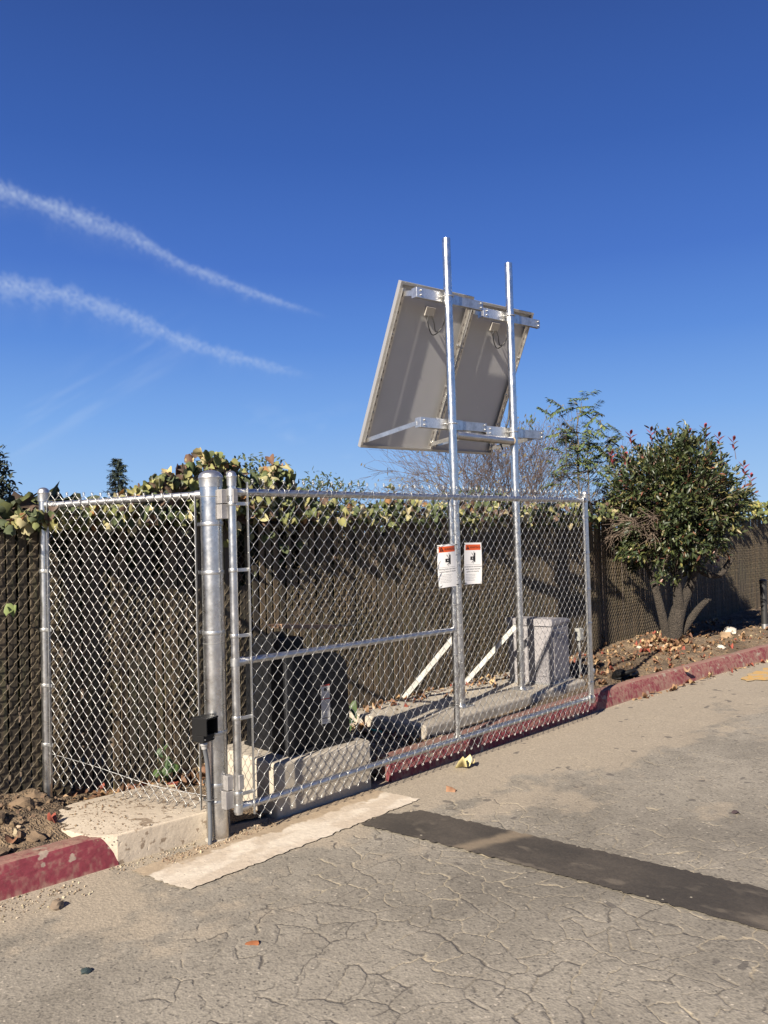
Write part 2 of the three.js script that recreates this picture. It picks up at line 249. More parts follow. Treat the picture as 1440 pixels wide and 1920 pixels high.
{
  const patchMap = sized(tex(1024, 256, (u, v) => {
    const z = 0.4 + u * 3.4, x = 0.5 + v * 0.9, g = 0.7 + 0.4 * vn(x * 200, z * 200, 3) + 0.25 * vn(x * 80, z * 80, 4), n = fbm(x * 4, z * 2.5, 4, 8);
    let c = mix3([0.032, 0.026, 0.020], [0.054, 0.044, 0.034], sm(0.3, 0.7, n)).map((q) => q * g);
    const streak = Math.abs(z - (1.22 + (x - 0.8) * 0.35)) + 0.06 * (fbm(x * 14, z * 14, 3, 12) - 0.5); c = mix3(c, [0.20, 0.155, 0.105], 0.75 * (1 - sm(0.02, 0.085, streak)));
    c = mix3(c, [0.15, 0.125, 0.095], 0.5 * sm(0.60, 0.80, fbm(x * 11, z * 6, 4, 16))); if (h2(Math.floor(x * 90), Math.floor(z * 90), 6) > 0.9995) c = [0.30, 0.27, 0.21]; return c;
  }), 1); patchMap.wrapS = patchMap.wrapT = THREE.ClampToEdgeWrapping; patchMap.repeat.set(1 / 3.4, 1 / 0.9); patchMap.offset.set(-0.4 / 3.4, -0.5 / 0.9);
  const g = sheet(rough([[0.64, 0.5], [0.86, 0.5], [0.90, 0.56], [1.03, 0.62], [1.165, 2.6], [1.215, 3.4], [0.81, 3.4], [0.765, 2.7], [0.70, 1.25]], 0.02, 0.020, 5), 0.0085);
  const uv = g.attributes.uv; for (let i = 0; i < uv.count; i++) uv.setXY(i, uv.getY(i), uv.getX(i));
  struct('asphalt_patch', g, std({ map: patchMap, roughness: 0.85, bumpMap: concBump, bumpScale: 0.004 }), 'dark strip of newer asphalt over a trench leading away from the gutter slab', 'asphalt');
  const slabMap = sized(tex(1024, 512, (u, v) => {
    const x = -0.7 + u * 2.0, z = 0.0 + v * 0.6; const n = fbm(x * 5, z * 9, 4, 18), g = 0.88 + 0.12 * vn(x * 180, z * 180, 5) + 0.12 * vn(x * 60, z * 60, 6);
    let c = mix3([0.41, 0.345, 0.27], [0.50, 0.44, 0.36], sm(0.35, 0.65, n));
    const dirt = sm(0.42, 0.52, 0.5 * fbm(x * 4, z * 5, 4, 27) + 0.25 * fbm(x * 22, z * 22, 3, 29) + 0.50 * (1 - sm(0.06, 0.27, z - 0.03 * x)) - (x < -0.35 ? 0.12 : 0) - 0.08);
    c = mix3(c, mix3([0.225, 0.165, 0.105], [0.32, 0.25, 0.17], fbm(x * 12, z * 12, 3, 39)), dirt * 0.9); return c.map((q) => q * g);
  })); slabMap.wrapS = slabMap.wrapT = THREE.ClampToEdgeWrapping; slabMap.repeat.set(1 / 2, 1 / 0.6); slabMap.offset.set(0.35, 0);
  struct('gutter_slab', sheet(rough([[-0.56, 0.02], [0.4, 0.06], [1.16, 0.11], [1.19, 0.485], [0.66, 0.485], [0.0, 0.47], [-0.50, 0.46], [-0.54, 0.25]], 0.022, 0.022, 9), 0.0065), std({ map: slabMap, roughness: 0.93, bumpMap: concBump, bumpScale: 0.005 }), 'pale concrete gutter slab under the gate, dusted with brown soil', 'concrete slab');
  const yel = sized(tex(256, 256, (u, v) => mix3([0.44, 0.27, 0.085], [0.36, 0.27, 0.16], sm(0.48, 0.6, fbm(u * 12, v * 12, 4, 4, 12))).map((q) => q * (0.85 + 0.3 * vn(u * 120, v * 120, 3, 120)))), 0.8);
  struct('painted_marking', sheet(rough([[6.25, 0.70], [6.6, 0.66], [7.1, 0.72], [8.2, 0.9], [8.2, 1.35], [6.6, 1.05], [6.3, 0.92], [6.15, 0.80]], 0.07, 0.09, 21), 0.007), std({ map: yel, roughness: 0.9 }), 'worn yellow paint on the asphalt near the kerb', 'paint');
}

// ---------------------------------------------------------------- kerbs, slab and footings
const kerbRed = (seed, dusty, L, face = 0) => { const t = tex(1024, 256, (u, v) => { // v: 0 back of the top ... 0.45 front edge ... 1 foot of the face
  const x = u * L, n = fbm(x * 7, v * 2.2, 5, seed), f = fbm(x * 60, v * 14, 4, seed + 4), g = 0.85 + 0.25 * vn(x * 150, v * 40, seed + 2);
  let c = mix3([0.130, 0.014, 0.024], [0.172, 0.022, 0.036], n);
  const top = v < 0.45 ? 1 : 0; const dust = sm(0.42, 0.80, 0.40 * n + 0.60 * f + (top ? dusty + 0.20 : dusty * 0.3 - 0.06 + face) + (v > 0.88 ? (v - 0.88) * 2.6 : 0));
  c = mix3(c, mix3([0.24, 0.165, 0.12], [0.235, 0.115, 0.095], fbm(x * 9, v * 3, 3, seed + 9)), dust * 0.85);
  if (fbm(x * 14, v * 4.5, 4, seed + 15) > 0.735) c = mix3(c, [0.28, 0.235, 0.185], 0.8); // chipped to the concrete
  return c.map((q) => q * g);
}); t.repeat.set(1 / L, 1); return t; };
function kerb(x0, x1, hTop, batter, mat, name, label, step = 0.08) { // top 0.15 m wide, rounded nose, sloping face
  const prof = [[-0.16, -0.35, 0], [-0.16, hTop - 0.012, 0.02], [-0.15, hTop - 0.002, 0.06], [-0.05 - batter, hTop + 0.001, 0.3], [-0.018 - batter, hTop - 0.001, 0.4], [-0.006 - batter * 0.98, hTop - 0.007, 0.45], [-batter * 0.92, hTop - 0.024, 0.5], [-batter * 0.4, hTop * 0.4, 0.8], [0, -0.03, 1]];
  const n = Math.max(2, Math.round((x1 - x0) / step)), pos = [], uv = [], idx = []; let s = 0;
  for (let i = 0; i <= n; i++) { const x = mix(x0, x1, i / n), z = kerbZ(x), dz = kerbZ(x + 0.01) - kerbZ(x - 0.01), nx = -dz / 0.02, il = 1 / Math.hypot(1, nx), wob = 0.006 * (vn(x * 3, 2, 5) - 0.5); if (i) s += (x1 - x0) / n; for (const [o, y, v] of prof) { const chip = (y > 0.03 ? 1 : 0) * 0.005 * (fbm(x * 16, v * 9, 2, 33) - 0.5); pos.push(x + nx * il * o, streetY(x) + y + wob + chip, z + il * o + chip); uv.push(s, v); } }
  const m = prof.length; for (let i = 0; i < n; i++) for (let k = 0; k + 1 < m; k++) { const a = i * m + k; idx.push(a, a + 1, a + m, a + 1, a + m + 1, a + m); }
  for (const [e, f] of [[0, 1], [n, 0]]) for (let k = 1; k + 1 < m; k++) idx.push(...(f ? [e * m, e * m + k + 1, e * m + k] : [e * m, e * m + k, e * m + k + 1]));
  const g = new THREE.BufferGeometry(); g.setAttribute('position', new THREE.Float32BufferAttribute(pos, 3)); g.setAttribute('uv', new THREE.Float32BufferAttribute(uv, 2)); g.setIndex(idx);
  return struct(name, toCreasedNormals(g, 0.6), mat, label, 'kerb');
}
const kb = sized(tex(512, 128, (u, v) => 0.5 * fbm(u * 40, v * 10, 4, 3) + 0.5 * fbm(u * 8, v * 3, 3, 5), { srgb: false }), 2, 1);
kerb(-6, -0.555, 0.158, 0.045, std({ map: kerbRed(3, 0.07, 5.5), bumpMap: kb, bumpScale: 0.008, roughness: 0.75 }), 'kerb', 'red painted kerb along the bare soil, ending at the concrete slab');
kerb(1.36, 4.33, 0.155, 0.04, std({ map: kerbRed(13, 0.14, 3, 0.06), bumpMap: kb, bumpScale: 0.006, roughness: 0.85 }), 'kerb_behind_gate', 'red painted kerb behind the bottom rail of the gate');
kerb(4.342, 13.5, 0.152, 0.06, std({ map: kerbRed(23, 0.18, 9, 0.13), bumpMap: kb, bumpScale: 0.006, roughness: 0.9 }), 'kerb_beside_tree', 'dusty red kerb curving past the small tree');
{ // slab with sloping front edge, cast against the kerb
  const o = [[-0.735, -0.72], [-0.44, -0.80], [0.11, -0.78], [0.11, -0.062], [-0.552, -0.125], [-0.66, -0.2]];
  const s = new THREE.Shape(o.map(([x, z]) => new THREE.Vector2(x, -z)));
  const g = new THREE.ExtrudeGeometry(s, { depth: 0.42, bevelEnabled: true, bevelSize: 0.012, bevelThickness: 0.012, bevelSegments: 3 }).rotateX(-Math.PI / 2);
  const p = g.attributes.position; for (let i = 0; i < p.count; i++) p.setY(i, p.getY(i) - 0.42 - 0.012 + 0.155 - 0.012 * sm(-0.6, 0.1, p.getX(i)));
  const soiled = sized(tex(512, 512, (u, v) => { const n = fbm(u * 6, v * 6, 5, 7, 6), g2 = 0.9 + 0.2 * vn(u * 200, v * 200, 3, 200); let c = mix3([0.37, 0.31, 0.24], [0.45, 0.39, 0.31], n); const dd = sm(0.60, 0.66, 0.6 * fbm(u * 30, v * 30, 4, 19, 30) + 0.4 * fbm(u * 5, v * 5, 2, 23, 5)); c = mix3(c, [0.15, 0.105, 0.068], 0.8 * dd); return c.map((q) => q * g2); }), 0.9);
  struct('concrete_slab', boxUV(toCreasedNormals(g, 0.5)), std({ map: soiled, roughness: 0.93, bumpMap: concBump, bumpScale: 0.005 }), 'low concrete slab under the side fence panel, sprinkled with soil', 'concrete slab');
}
single('concrete_footing', box(0.78, 0.72, 0.66, 0.81, -0.03, -0.265, 0.02, 4).applyMatrix4(new THREE.Matrix4().makeRotationY(-0.06)).translate(-0.014, 0, -0.05), concrete, 'pale concrete block carrying the black gate motor housing', 'concrete block');
single('concrete_pad', box(2.5, 0.5, 0.9, 3.36, -0.045, -0.67, 0.025, 3), concrete, 'long concrete pad at the foot of the two solar poles', 'concrete pad');

// ---------------------------------------------------------------- planting beds of bare soil
const bedBase = (x) => lerpTable([[-6, 0.15], [-0.9, 0.155], [-0.5, 0.13], [0.1, 0.03], [0.5, 0.04], [1.3, 0.10], [2.2, 0.11], [4.6, 0.14], [5.5, 0.175], [7.5, 0.215], [10, 0.22], [14, 0.24]], x);
function bedY(x, z) {
  const k = sm(0.0, 0.3, kerbZ(x) - 0.16 - z), clod = x < 0 || x > 4.6 ? 1 : 0.45;
  let y = bedBase(x) - 0.02 * (1 - k) + clod * (0.075 * (fbm(x * 2.2, z * 2.2, 3, 4) - 0.5) * k + 0.05 * (fbm(x * 9, z * 9, 4, 6) - 0.5) + 0.02 * (vn(x * 38, z * 38, 8) - 0.5));
  y += 0.09 * Math.exp(-((x - 7.5) ** 2 + (z + 0.68) ** 2) / 0.16);
  if (x < -0.5) y += 0.05 * sm(-0.35, -0.95, z);
  return y;
}
const soilMap = sized(tex(1024, 1024, (u, v) => {
  const n = fbm(u * 6, v * 6, 5, 7, 6), f = fbm(u * 60, v * 60, 3, 9, 60), g = vn(u * 300, v * 300, 4, 300);
  let c = mix3([0.095, 0.064, 0.038], [0.175, 0.125, 0.078], sm(0.3, 0.7, n)); const k = 0.55 + 0.6 * f + 0.3 * g; c = c.map((q) => q * k);
  if (vn(u * 130, v * 130, 21, 130) > 0.90) c = mix3(c, [0.38, 0.29, 0.18], 0.7); return c;
}), 1.6);
const soilBump = sized(tex(512, 512, (u, v) => 0.5 * fbm(u * 20, v * 20, 4, 5, 20) + 0.5 * vn(u * 120, v * 120, 6, 120), { srgb: false }), 0.8);
const soil = std({ map: soilMap, bumpMap: soilBump, bumpScale: 0.02, roughness: 1 });
function bed(x0, x1, cell, name, label) {
  const nx = Math.round((x1 - x0) / cell), nz = Math.round(1.75 / cell), pos = [], uv = [], idx = [];
  for (let j = 0; j <= nz; j++) for (let i = 0; i <= nx; i++) { const x = mix(x0, x1, i / nx), z = mix(-1.6, kerbZ(x) - 0.08, j / nz); pos.push(x, bedY(x, z), z); uv.push(x, z); if (i < nx && j < nz) { const o = j * (nx + 1) + i; idx.push(o, o + nx + 1, o + 1, o + 1, o + nx + 1, o + nx + 2); } }
  const g = new THREE.BufferGeometry(); g.setAttribute('position', new THREE.Float32BufferAttribute(pos, 3)); g.setAttribute('uv', new THREE.Float32BufferAttribute(uv, 2)); g.setIndex(idx); g.computeVertexNormals();
  return struct(name, g, soil, label, 'soil');
}
bed(-6, -0.3, 0.022, 'planting_bed', 'lumpy brown soil between the red kerb and the slatted fence');
bed(-0.3, 4.55, 0.025, 'gravel_bed', 'gravelly soil inside the gate around the motor and the pad');
bed(4.55, 14, 0.03, 'tree_bed', 'leaf-strewn soil around the small tree');
{
  const g = new THREE.PlaneGeometry(120, 80, 60, 40).rotateX(-Math.PI / 2).translate(10, 0, -41.59); const p = g.attributes.position;
  for (let i = 0; i < p.count; i++) p.setY(i, 0.12 + 0.1 * (fbm(p.getX(i) * 0.2, p.getZ(i) * 0.2, 3, 3) - 0.5)); g.computeVertexNormals();
  const uv = g.attributes.uv; for (let i = 0; i < uv.count; i++) uv.setXY(i, p.getX(i), p.getZ(i));
  struct('back_lot', g, soil, 'open soil lot behind the slatted fence', 'soil');
}

// ---------------------------------------------------------------- chain link fabric
// vertical wires, each a zigzag half a diamond wide; rising legs lie in front, returning legs behind, so that neighbours hook into each other
function chainLink(width, legs, P, Q, r, amp, sides, ts, knuckle, wave) {
  const pos = [], nor = [], idx = [], n = Math.floor(width / (P / 2)), T = V(), N = V(), B = V(), Z = V(0, 0, 1);
  const tube = (pts) => {
    const base = pos.length / 3;
    for (let i = 0; i < pts.length; i++) {
      T.copy(pts[Math.min(i + 1, pts.length - 1)]).sub(pts[Math.max(i - 1, 0)]).normalize(); N.copy(T).cross(Z).normalize(); B.copy(N).cross(T).normalize();
      for (let k = 0; k < sides; k++) { const a = k / sides * Math.PI * 2, c = Math.cos(a), s = Math.sin(a); const nx = N.x * c + B.x * s, ny = N.y * c + B.y * s, nz = N.z * c + B.z * s; pos.push(pts[i].x + nx * r, pts[i].y + ny * r, pts[i].z + nz * r); nor.push(nx, ny, nz); }
      if (i) for (let k = 0; k < sides; k++) { const a = base + (i - 1) * sides + k, b = base + (i - 1) * sides + (k + 1) % sides; idx.push(a, a + sides, b, b, a + sides, b + sides); }
    }
  };
  for (let i = 0; i < n; i++) {
    const even = i % 2 === 0, pts = []; let side = even ? 1 : 0;
    const xl = i * P / 2 - r * 0.9, xr = (i + 1) * P / 2 + r * 0.9, dx = even ? -1 : 1;
    const sway = (x, y) => wave ? wave * (fbm(x * 2.1, y * 2.1, 2, 7) - 0.5) : 0;
    const push = (x, y, z) => pts.push(V(x + sway(x, y) * 0.5, y + sway(x + 7, y) * 0.5, z + sway(x, y + 5)));
    if (knuckle) { const x = side ? xr : xl; push(x + dx * 0.007, 0.006, amp * 1.6); push(x + dx * 0.001, -0.006, amp * 1.3); push(x - dx * 0.002, -0.005, -amp * 0.5); }
    for (let l = 0; l < legs; l++) {
      const from = side ? xr : xl, to = side ? xl : xr, front = side ? -1 : 1;
      for (const t of ts) { const u = 0.6 * t + 0.4 * (0.5 - 0.5 * Math.cos(Math.PI * t)); push(mix(from, to, u), (l + t) * Q / 2, front * amp * Math.sqrt(Math.sin(Math.PI * t))); }
      side = 1 - side;
    }
    const x = side ? xr : xl, y = legs * Q / 2; push(x, y, 0);
    if (knuckle) { push(x - dx * 0.003, y + 0.010, -amp); push(x - dx * 0.004, y + 0.017, amp * 0.6); push(x + dx * 0.004, y + 0.012, amp * 1.8); push(x + dx * 0.007, y - 0.002, amp * 1.6); }
    tube(pts);
  }
  const g = new THREE.BufferGeometry(); g.setAttribute('position', new THREE.Float32BufferAttribute(pos, 3)); g.setAttribute('normal', new THREE.Float32BufferAttribute(nor, 3)); g.setAttribute('uv', new THREE.Float32BufferAttribute(new Float32Array(pos.length / 3 * 2), 2)); g.setIndex(idx); return g;
}
const FULL = [0, 0.09, 0.26, 0.5, 0.74, 0.91];

// ---------------------------------------------------------------- the old slatted fence behind
const FZ = -1.18;
{
  const f = thing('slatted_fence', 'long brown chain link fence filled with upright slats, overgrown with vines', 'fence', [-3.0, 0, FZ]);
  const P = 0.067, cols = Math.floor(17.2 / P), top = (x) => 1.80 + 0.05 * sm(0.3, 6, x) + 0.012 * (vn(x * 0.7, 3, 3) - 0.5), bottom = (x) => bedY(x, FZ) - 0.03;
  const brown = std({ color: L3(0.092, 0.073, 0.046), roughness: 0.5 });
  part('chain_link_mesh', chainLink(cols * P, 39, P, 0.0865, 0.0027, 0.0105, 4, [0, 0.14, 0.5, 0.86], false, 0.03).translate(0, 0.10, 0), brown, f);
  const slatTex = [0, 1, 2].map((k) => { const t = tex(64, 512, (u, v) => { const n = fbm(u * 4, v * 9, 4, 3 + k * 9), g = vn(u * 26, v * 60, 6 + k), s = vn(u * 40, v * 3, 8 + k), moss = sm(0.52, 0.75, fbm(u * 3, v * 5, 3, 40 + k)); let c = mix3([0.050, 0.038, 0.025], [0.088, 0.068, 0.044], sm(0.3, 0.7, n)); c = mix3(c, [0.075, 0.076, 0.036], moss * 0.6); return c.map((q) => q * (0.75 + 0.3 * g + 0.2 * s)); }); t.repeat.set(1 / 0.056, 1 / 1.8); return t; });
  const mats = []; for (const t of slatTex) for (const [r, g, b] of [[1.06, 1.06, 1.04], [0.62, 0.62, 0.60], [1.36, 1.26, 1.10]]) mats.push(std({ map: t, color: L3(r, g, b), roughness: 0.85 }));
  const shapes = []; const r = rng(77);
  for (let k = 0; k < 6; k++) { // a thin board with rounded edges, one metre high, scaled to the slat
    const w = 0.0520 + 0.004 * r(), s = new THREE.Shape(), t = 0.0042, o = [[-w / 2, -t * 0.4], [-w / 2 + 0.003, -t], [w / 2 - 0.003, -t], [w / 2, -t * 0.4], [w / 2, t * 0.4], [w / 2 - 0.003, t], [-w / 2 + 0.003, t], [-w / 2, t * 0.4]];
    const pos = [], uv = [], idx = []; const rows = [0, 0.25, 0.5, 0.75, 1];
    for (const y of rows) { const bend = 0.003 * (r() - 0.5); for (const [x, z] of o) { pos.push(x + bend, y, z); uv.push(x + w / 2, y * 1.6); } }
    for (let j = 0; j + 1 < rows.length; j++) for (let i = 0; i < 8; i++) { const a = j * 8 + i, b = j * 8 + (i + 1) % 8; idx.push(a, b, a + 8, b, b + 8, a + 8); }
    const e = (rows.length - 1) * 8; for (let i = 1; i < 7; i++) idx.push(e, e + i, e + i + 1);
    const g = new THREE.BufferGeometry(); g.setAttribute('position', new THREE.Float32BufferAttribute(pos, 3)); g.setAttribute('uv', new THREE.Float32BufferAttribute(uv, 2)); g.setIndex(idx); shapes.push(toCreasedNormals(g, 0.5));
  }
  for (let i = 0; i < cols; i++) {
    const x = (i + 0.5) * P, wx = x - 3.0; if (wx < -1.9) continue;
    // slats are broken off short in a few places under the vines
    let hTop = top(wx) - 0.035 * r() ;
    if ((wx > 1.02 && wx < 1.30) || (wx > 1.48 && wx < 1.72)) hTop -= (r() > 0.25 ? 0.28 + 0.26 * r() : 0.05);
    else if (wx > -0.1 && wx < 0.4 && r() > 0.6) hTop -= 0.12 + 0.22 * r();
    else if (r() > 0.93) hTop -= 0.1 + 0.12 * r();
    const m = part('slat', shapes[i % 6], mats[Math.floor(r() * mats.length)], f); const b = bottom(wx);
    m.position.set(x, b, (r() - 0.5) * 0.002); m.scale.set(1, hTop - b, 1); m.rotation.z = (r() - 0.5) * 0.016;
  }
  for (let x = 0.4; x < 17; x += 2.9) part('post', pipe(V(x, -0.2, -0.045), V(x, 1.84, -0.045), 0.028, 12), brown, f);
  part('top_wire', pipe(V(0, 1.775, -0.004), V(17.2, 1.83, -0.004), 0.003, 5), brown, f);
}

// ---------------------------------------------------------------- the big gate post
{
  const g = thing('gate_post', 'thick galvanized steel post with domed cap at the hinge side of the gate', 'post');
  const R = 0.0625;
  part('tube', [pipe(V(0, -0.3, 0), V(0, 2.03, 0), R, 40)], galv, g);
  part('cap', dome(R, 2.035, 0.036, 40), galvDull, g);
  for (const y of [1.775, 1.50, 1.16, 0.60, 0.31, 0.215]) { const b = part('tension_band', [ring(R, 0.022, y, 0.003, 40), box(0.045, 0.02, 0.006, -0.018, y, -R - 0.016, 0.002)], galvDull, g); }
  part('weld_seam', [ring(R, 0.004, 1.93, 0.0012, 40), ring(R, 0.003, 1.10, 0.001, 40), box(0.0022, 0.55, 0.002, 0.026, 1.45, R * 0.885, 0.0008)], plain(0.2, 0.2, 0.19, 0.6, 0.5), g);
  part('hinge_block', box(0.046, 0.082, 0.046, 0.014, 1.842, 0.086, 0.003), hingeMat, g);
  part('hinge_block', box(0.056, 0.098, 0.046, 0.008, 0.232, 0.086, 0.003), hingeMat, g);
  part('concrete_collar', new THREE.CylinderGeometry(0.062, 0.085, 0.03, 20).translate(0, 0.0, 0.0), concreteGrey, g);
}

// ---------------------------------------------------------------- the swing gate
const gate = thing('swing_gate', 'wide galvanized chain link swing gate standing in front of the red kerb', 'gate', [0.058, 0, 0.1173], -Math.atan(0.04));
{
  const W = 3.768, r = 0.0235;
  part('hinge_stile', pipe(V(0, 0.145, 0), V(0, 2.035, 0), r, 24), galv, gate);
  part('cap', dome(r, 2.037, 0.024), galvDull, gate);
  part('end_stile', pipe(V(W, 0.16, 0), V(W, 2.0, 0), r, 24), galv, gate);
  part('cap', dome(r, 2.0, 0.022).translate(W, 0, 0), galvDull, gate);
  part('middle_stile', pipe(V(1.918, 0.2, 0), V(1.918, 1.94, 0), r * 0.95, 24), galv, gate);
  part('top_rail', pipe(V(r, 1.952, 0), V(W - r, 1.949, 0), 0.0215, 24), galvDull, gate);
  part('bottom_rail', pipe(V(r, 0.180, 0), V(W - r, 0.205, 0), 0.0215, 24), galvDull, gate);
  part('middle_rail', pipe(V(r, 0.992, 0), V(1.90, 0.984, 0), 0.0205, 24), galvDull, gate);
  for (const [x, y] of [[0.025, 1.952], [0.025, 0.180], [0.025, 0.992], [W - 0.025, 1.949], [W - 0.025, 0.205]]) part('rail_end', [pipe(V(x - 0.02, y, 0), V(x + 0.028, y, 0), 0.0265, 20), pipe(V(x < 1 ? 0 : W, y - 0.022, 0), V(x < 1 ? 0 : W, y + 0.022, 0), 0.0275, 20)], galvDull, gate);
  // the upper halves of the two block hinges
  for (const y of [1.928, 0.325]) part('hinge_block', [box(0.042, 0.08, 0.045, -0.044, y, -0.03, 0.003), box(0.032, 0.08, 0.046, 0.004, y, 0.008, 0.003)], hingeMat, gate);
  const mz = 0.032;
  part('chain_link_mesh', chainLink(3.60, 42, 0.0765, 0.0906, 0.0017, 0.0038, 5, FULL, true, 0.010).translate(0.082, 0.108, mz), wireMat, gate);
  part('tension_bar', box(0.004, 1.88, 0.017, 0.084, 1.07, mz, 0.001), galvDull, gate);
  part('tension_bar', box(0.004, 1.86, 0.017, W - 0.084, 1.08, mz, 0.001), galvDull, gate);
  for (const [x, list] of [[0, [1.885, 1.51, 1.14, 0.68, 0.26]], [W, [1.80, 1.48, 1.16, 0.86, 0.34]]]) for (const y of list) part('tension_band', [ring(r, 0.022, 0, 0.003, 20).translate(x, y, 0), box(0.085, 0.020, 0.006, x + (x ? -0.05 : 0.05), y, 0.026, 0.002), new THREE.CylinderGeometry(0.006, 0.006, 0.012, 6).rotateX(Math.PI / 2).translate(x + (x ? -0.086 : 0.086), y, 0.034)], galvDull, gate);
  const tie = (x, y, rr) => new THREE.TorusGeometry(rr + 0.012, 0.0016, 5, 14).rotateY(Math.PI / 2).translate(x, y, 0.009);
  for (let x = 0.35; x < 3.7; x += 0.37) { part('wire_tie', tie(x, 1.951, 0.0215), wireMat, gate); part('wire_tie', tie(x + 0.08, 0.180 + 0.0066 * x, 0.0215), wireMat, gate); }
  for (let y = 0.45; y < 1.9; y += 0.36) part('wire_tie', new THREE.TorusGeometry(0.034, 0.0016, 5, 14).rotateX(Math.PI / 2).translate(1.918, y, 0.009), wireMat, gate);
}

// ---------------------------------------------------------------- the side panel
{
  const a = V(-0.46, 0, -1.1), L = Math.hypot(0.46, 1.1), turn = -Math.atan2(1.1, 0.46);
  const p = thing('fence_panel', 'narrow galvanized chain link panel running from the slatted fence to the thick gate post', 'fence panel', [a.x, 0, a.z], turn);
  const r = 0.029;
  part('post', pipe(V(0, 0.05, 0), V(0, 2.0, 0), r, 28), galv, p);
  part('cap', dome(r, 2.0, 0.026, 28), galvDull, p);
  for (const y of [1.855, 1.52, 1.16, 0.82, 0.46]) part('tension_band', [ring(r, 0.022, y, 0.003, 24), box(0.06, 0.02, 0.006, 0.035, y, 0.02, 0.002)], galvDull, p);
  part('top_rail', pipe(V(r, 1.925, 0), V(L - 0.06, 1.945, 0), 0.0205, 24), galvDull, p);
  part('rail_end', [pipe(V(r - 0.006, 1.9255, 0), V(r + 0.035, 1.926, 0), 0.0255, 20)], galvDull, p);
  part('rail_end', [pipe(V(L - 0.10, 1.944, 0), V(L - 0.055, 1.945, 0), 0.0255, 20)], galvDull, p);
  part('chain_link_mesh', chainLink(L - 0.145, 42, 0.0615, 0.0838, 0.0017, 0.0038, 5, FULL, true, 0.012).applyMatrix4(new THREE.Matrix4().set(1, 0, 0, 0.052, -0.055, 1, 0, 0.232, 0, 0, 1, 0.028, 0, 0, 0, 1)), wireMat, p);
  part('tension_bar', box(0.004, 1.72, 0.017, 0.054, 1.09, 0.028, 0.001), galvDull, p);
  part('tension_bar', box(0.004, 1.78, 0.017, L - 0.088, 1.05, 0.028, 0.001), galvDull, p);
  part('bottom_wire', curve([V(0.03, 0.41, 0.02), V(0.35, 0.36, 0.026), V(0.8, 0.27, 0.026), V(L - 0.06, 0.24, 0.02)], 0.0016, 20, 6), galvDull, p);
  for (const x of [0.3, 0.6, 0.9]) part('wire_tie', new THREE.TorusGeometry(0.034, 0.0016, 5, 14).rotateY(Math.PI / 2).translate(x, 1.925 + x * 0.018, 0.009), wireMat, p);
}

// ---------------------------------------------------------------- photo eye on the post, with its conduit
{
  const o = thing('photo_eye', 'small black hooded photo eye box strapped beside the thick gate post', 'sensor', [-0.115, 0, 0.045], 0.25);
  const w = 0.098, h = 0.135, y = 0.645;
  part('housing', box(w, h * 0.98, 0.035, 0, y, -0.025, 0.006), blackMat, o);
  part('hood', [box(0.009, h * 0.72, 0.075, -w / 2 + 0.004, y + 0.018, 0.025, 0.003), box(0.009, h * 0.72, 0.075, w / 2 - 0.004, y + 0.018, 0.025, 0.003), box(w, 0.009, 0.085, 0, y + h / 2 - 0.006, 0.025, 0.003)], blackMat, o);
  part('base_cover', box(w * 0.97, 0.04, 0.055, 0, y - h / 2 + 0.018, 0.012, 0.005), blackMat, o);
  part('lens', box(w * 0.6, 0.055, 0.006, 0, y + 0.012, -0.006, 0.002), plain(0.005, 0.004, 0.005, 0.1), o);
  for (const s of [-1, 1]) part('screw', new THREE.CylinderGeometry(0.004, 0.004, 0.004, 10).rotateX(Math.PI / 2).translate(s * w * 0.36, y - h / 2 + 0.014, 0.041), boltMat, o);
  part('fitting', [pipe(V(0.004, y - h / 2 - 0.045, 0.0), V(-0.004, y - h / 2, 0), 0.016, 16), ring(0.016, 0.014, y - h / 2 - 0.02, 0.005, 8)], plain(0.42, 0.42, 0.41, 0.45, 0.5), o);
  part('conduit', curve([V(0.004, y - h / 2 - 0.04, 0), V(0.022, 0.46, 0), V(0.034, 0.34, 0), V(0.036, 0.2, 0.002), V(0.03, 0.08, 0.008), V(0.018, -0.03, 0.012)], 0.0125, 40, 12), std({ color: L3(0.10, 0.107, 0.118), roughness: 0.5 }), o);
  part('strap', new THREE.TorusGeometry(0.028, 0.0022, 6, 20).rotateX(Math.PI / 2).scale(1.3, 1, 1).translate(0.045, 0.245, 0.0), plain(0.12, 0.12, 0.12, 0.5), o);
}

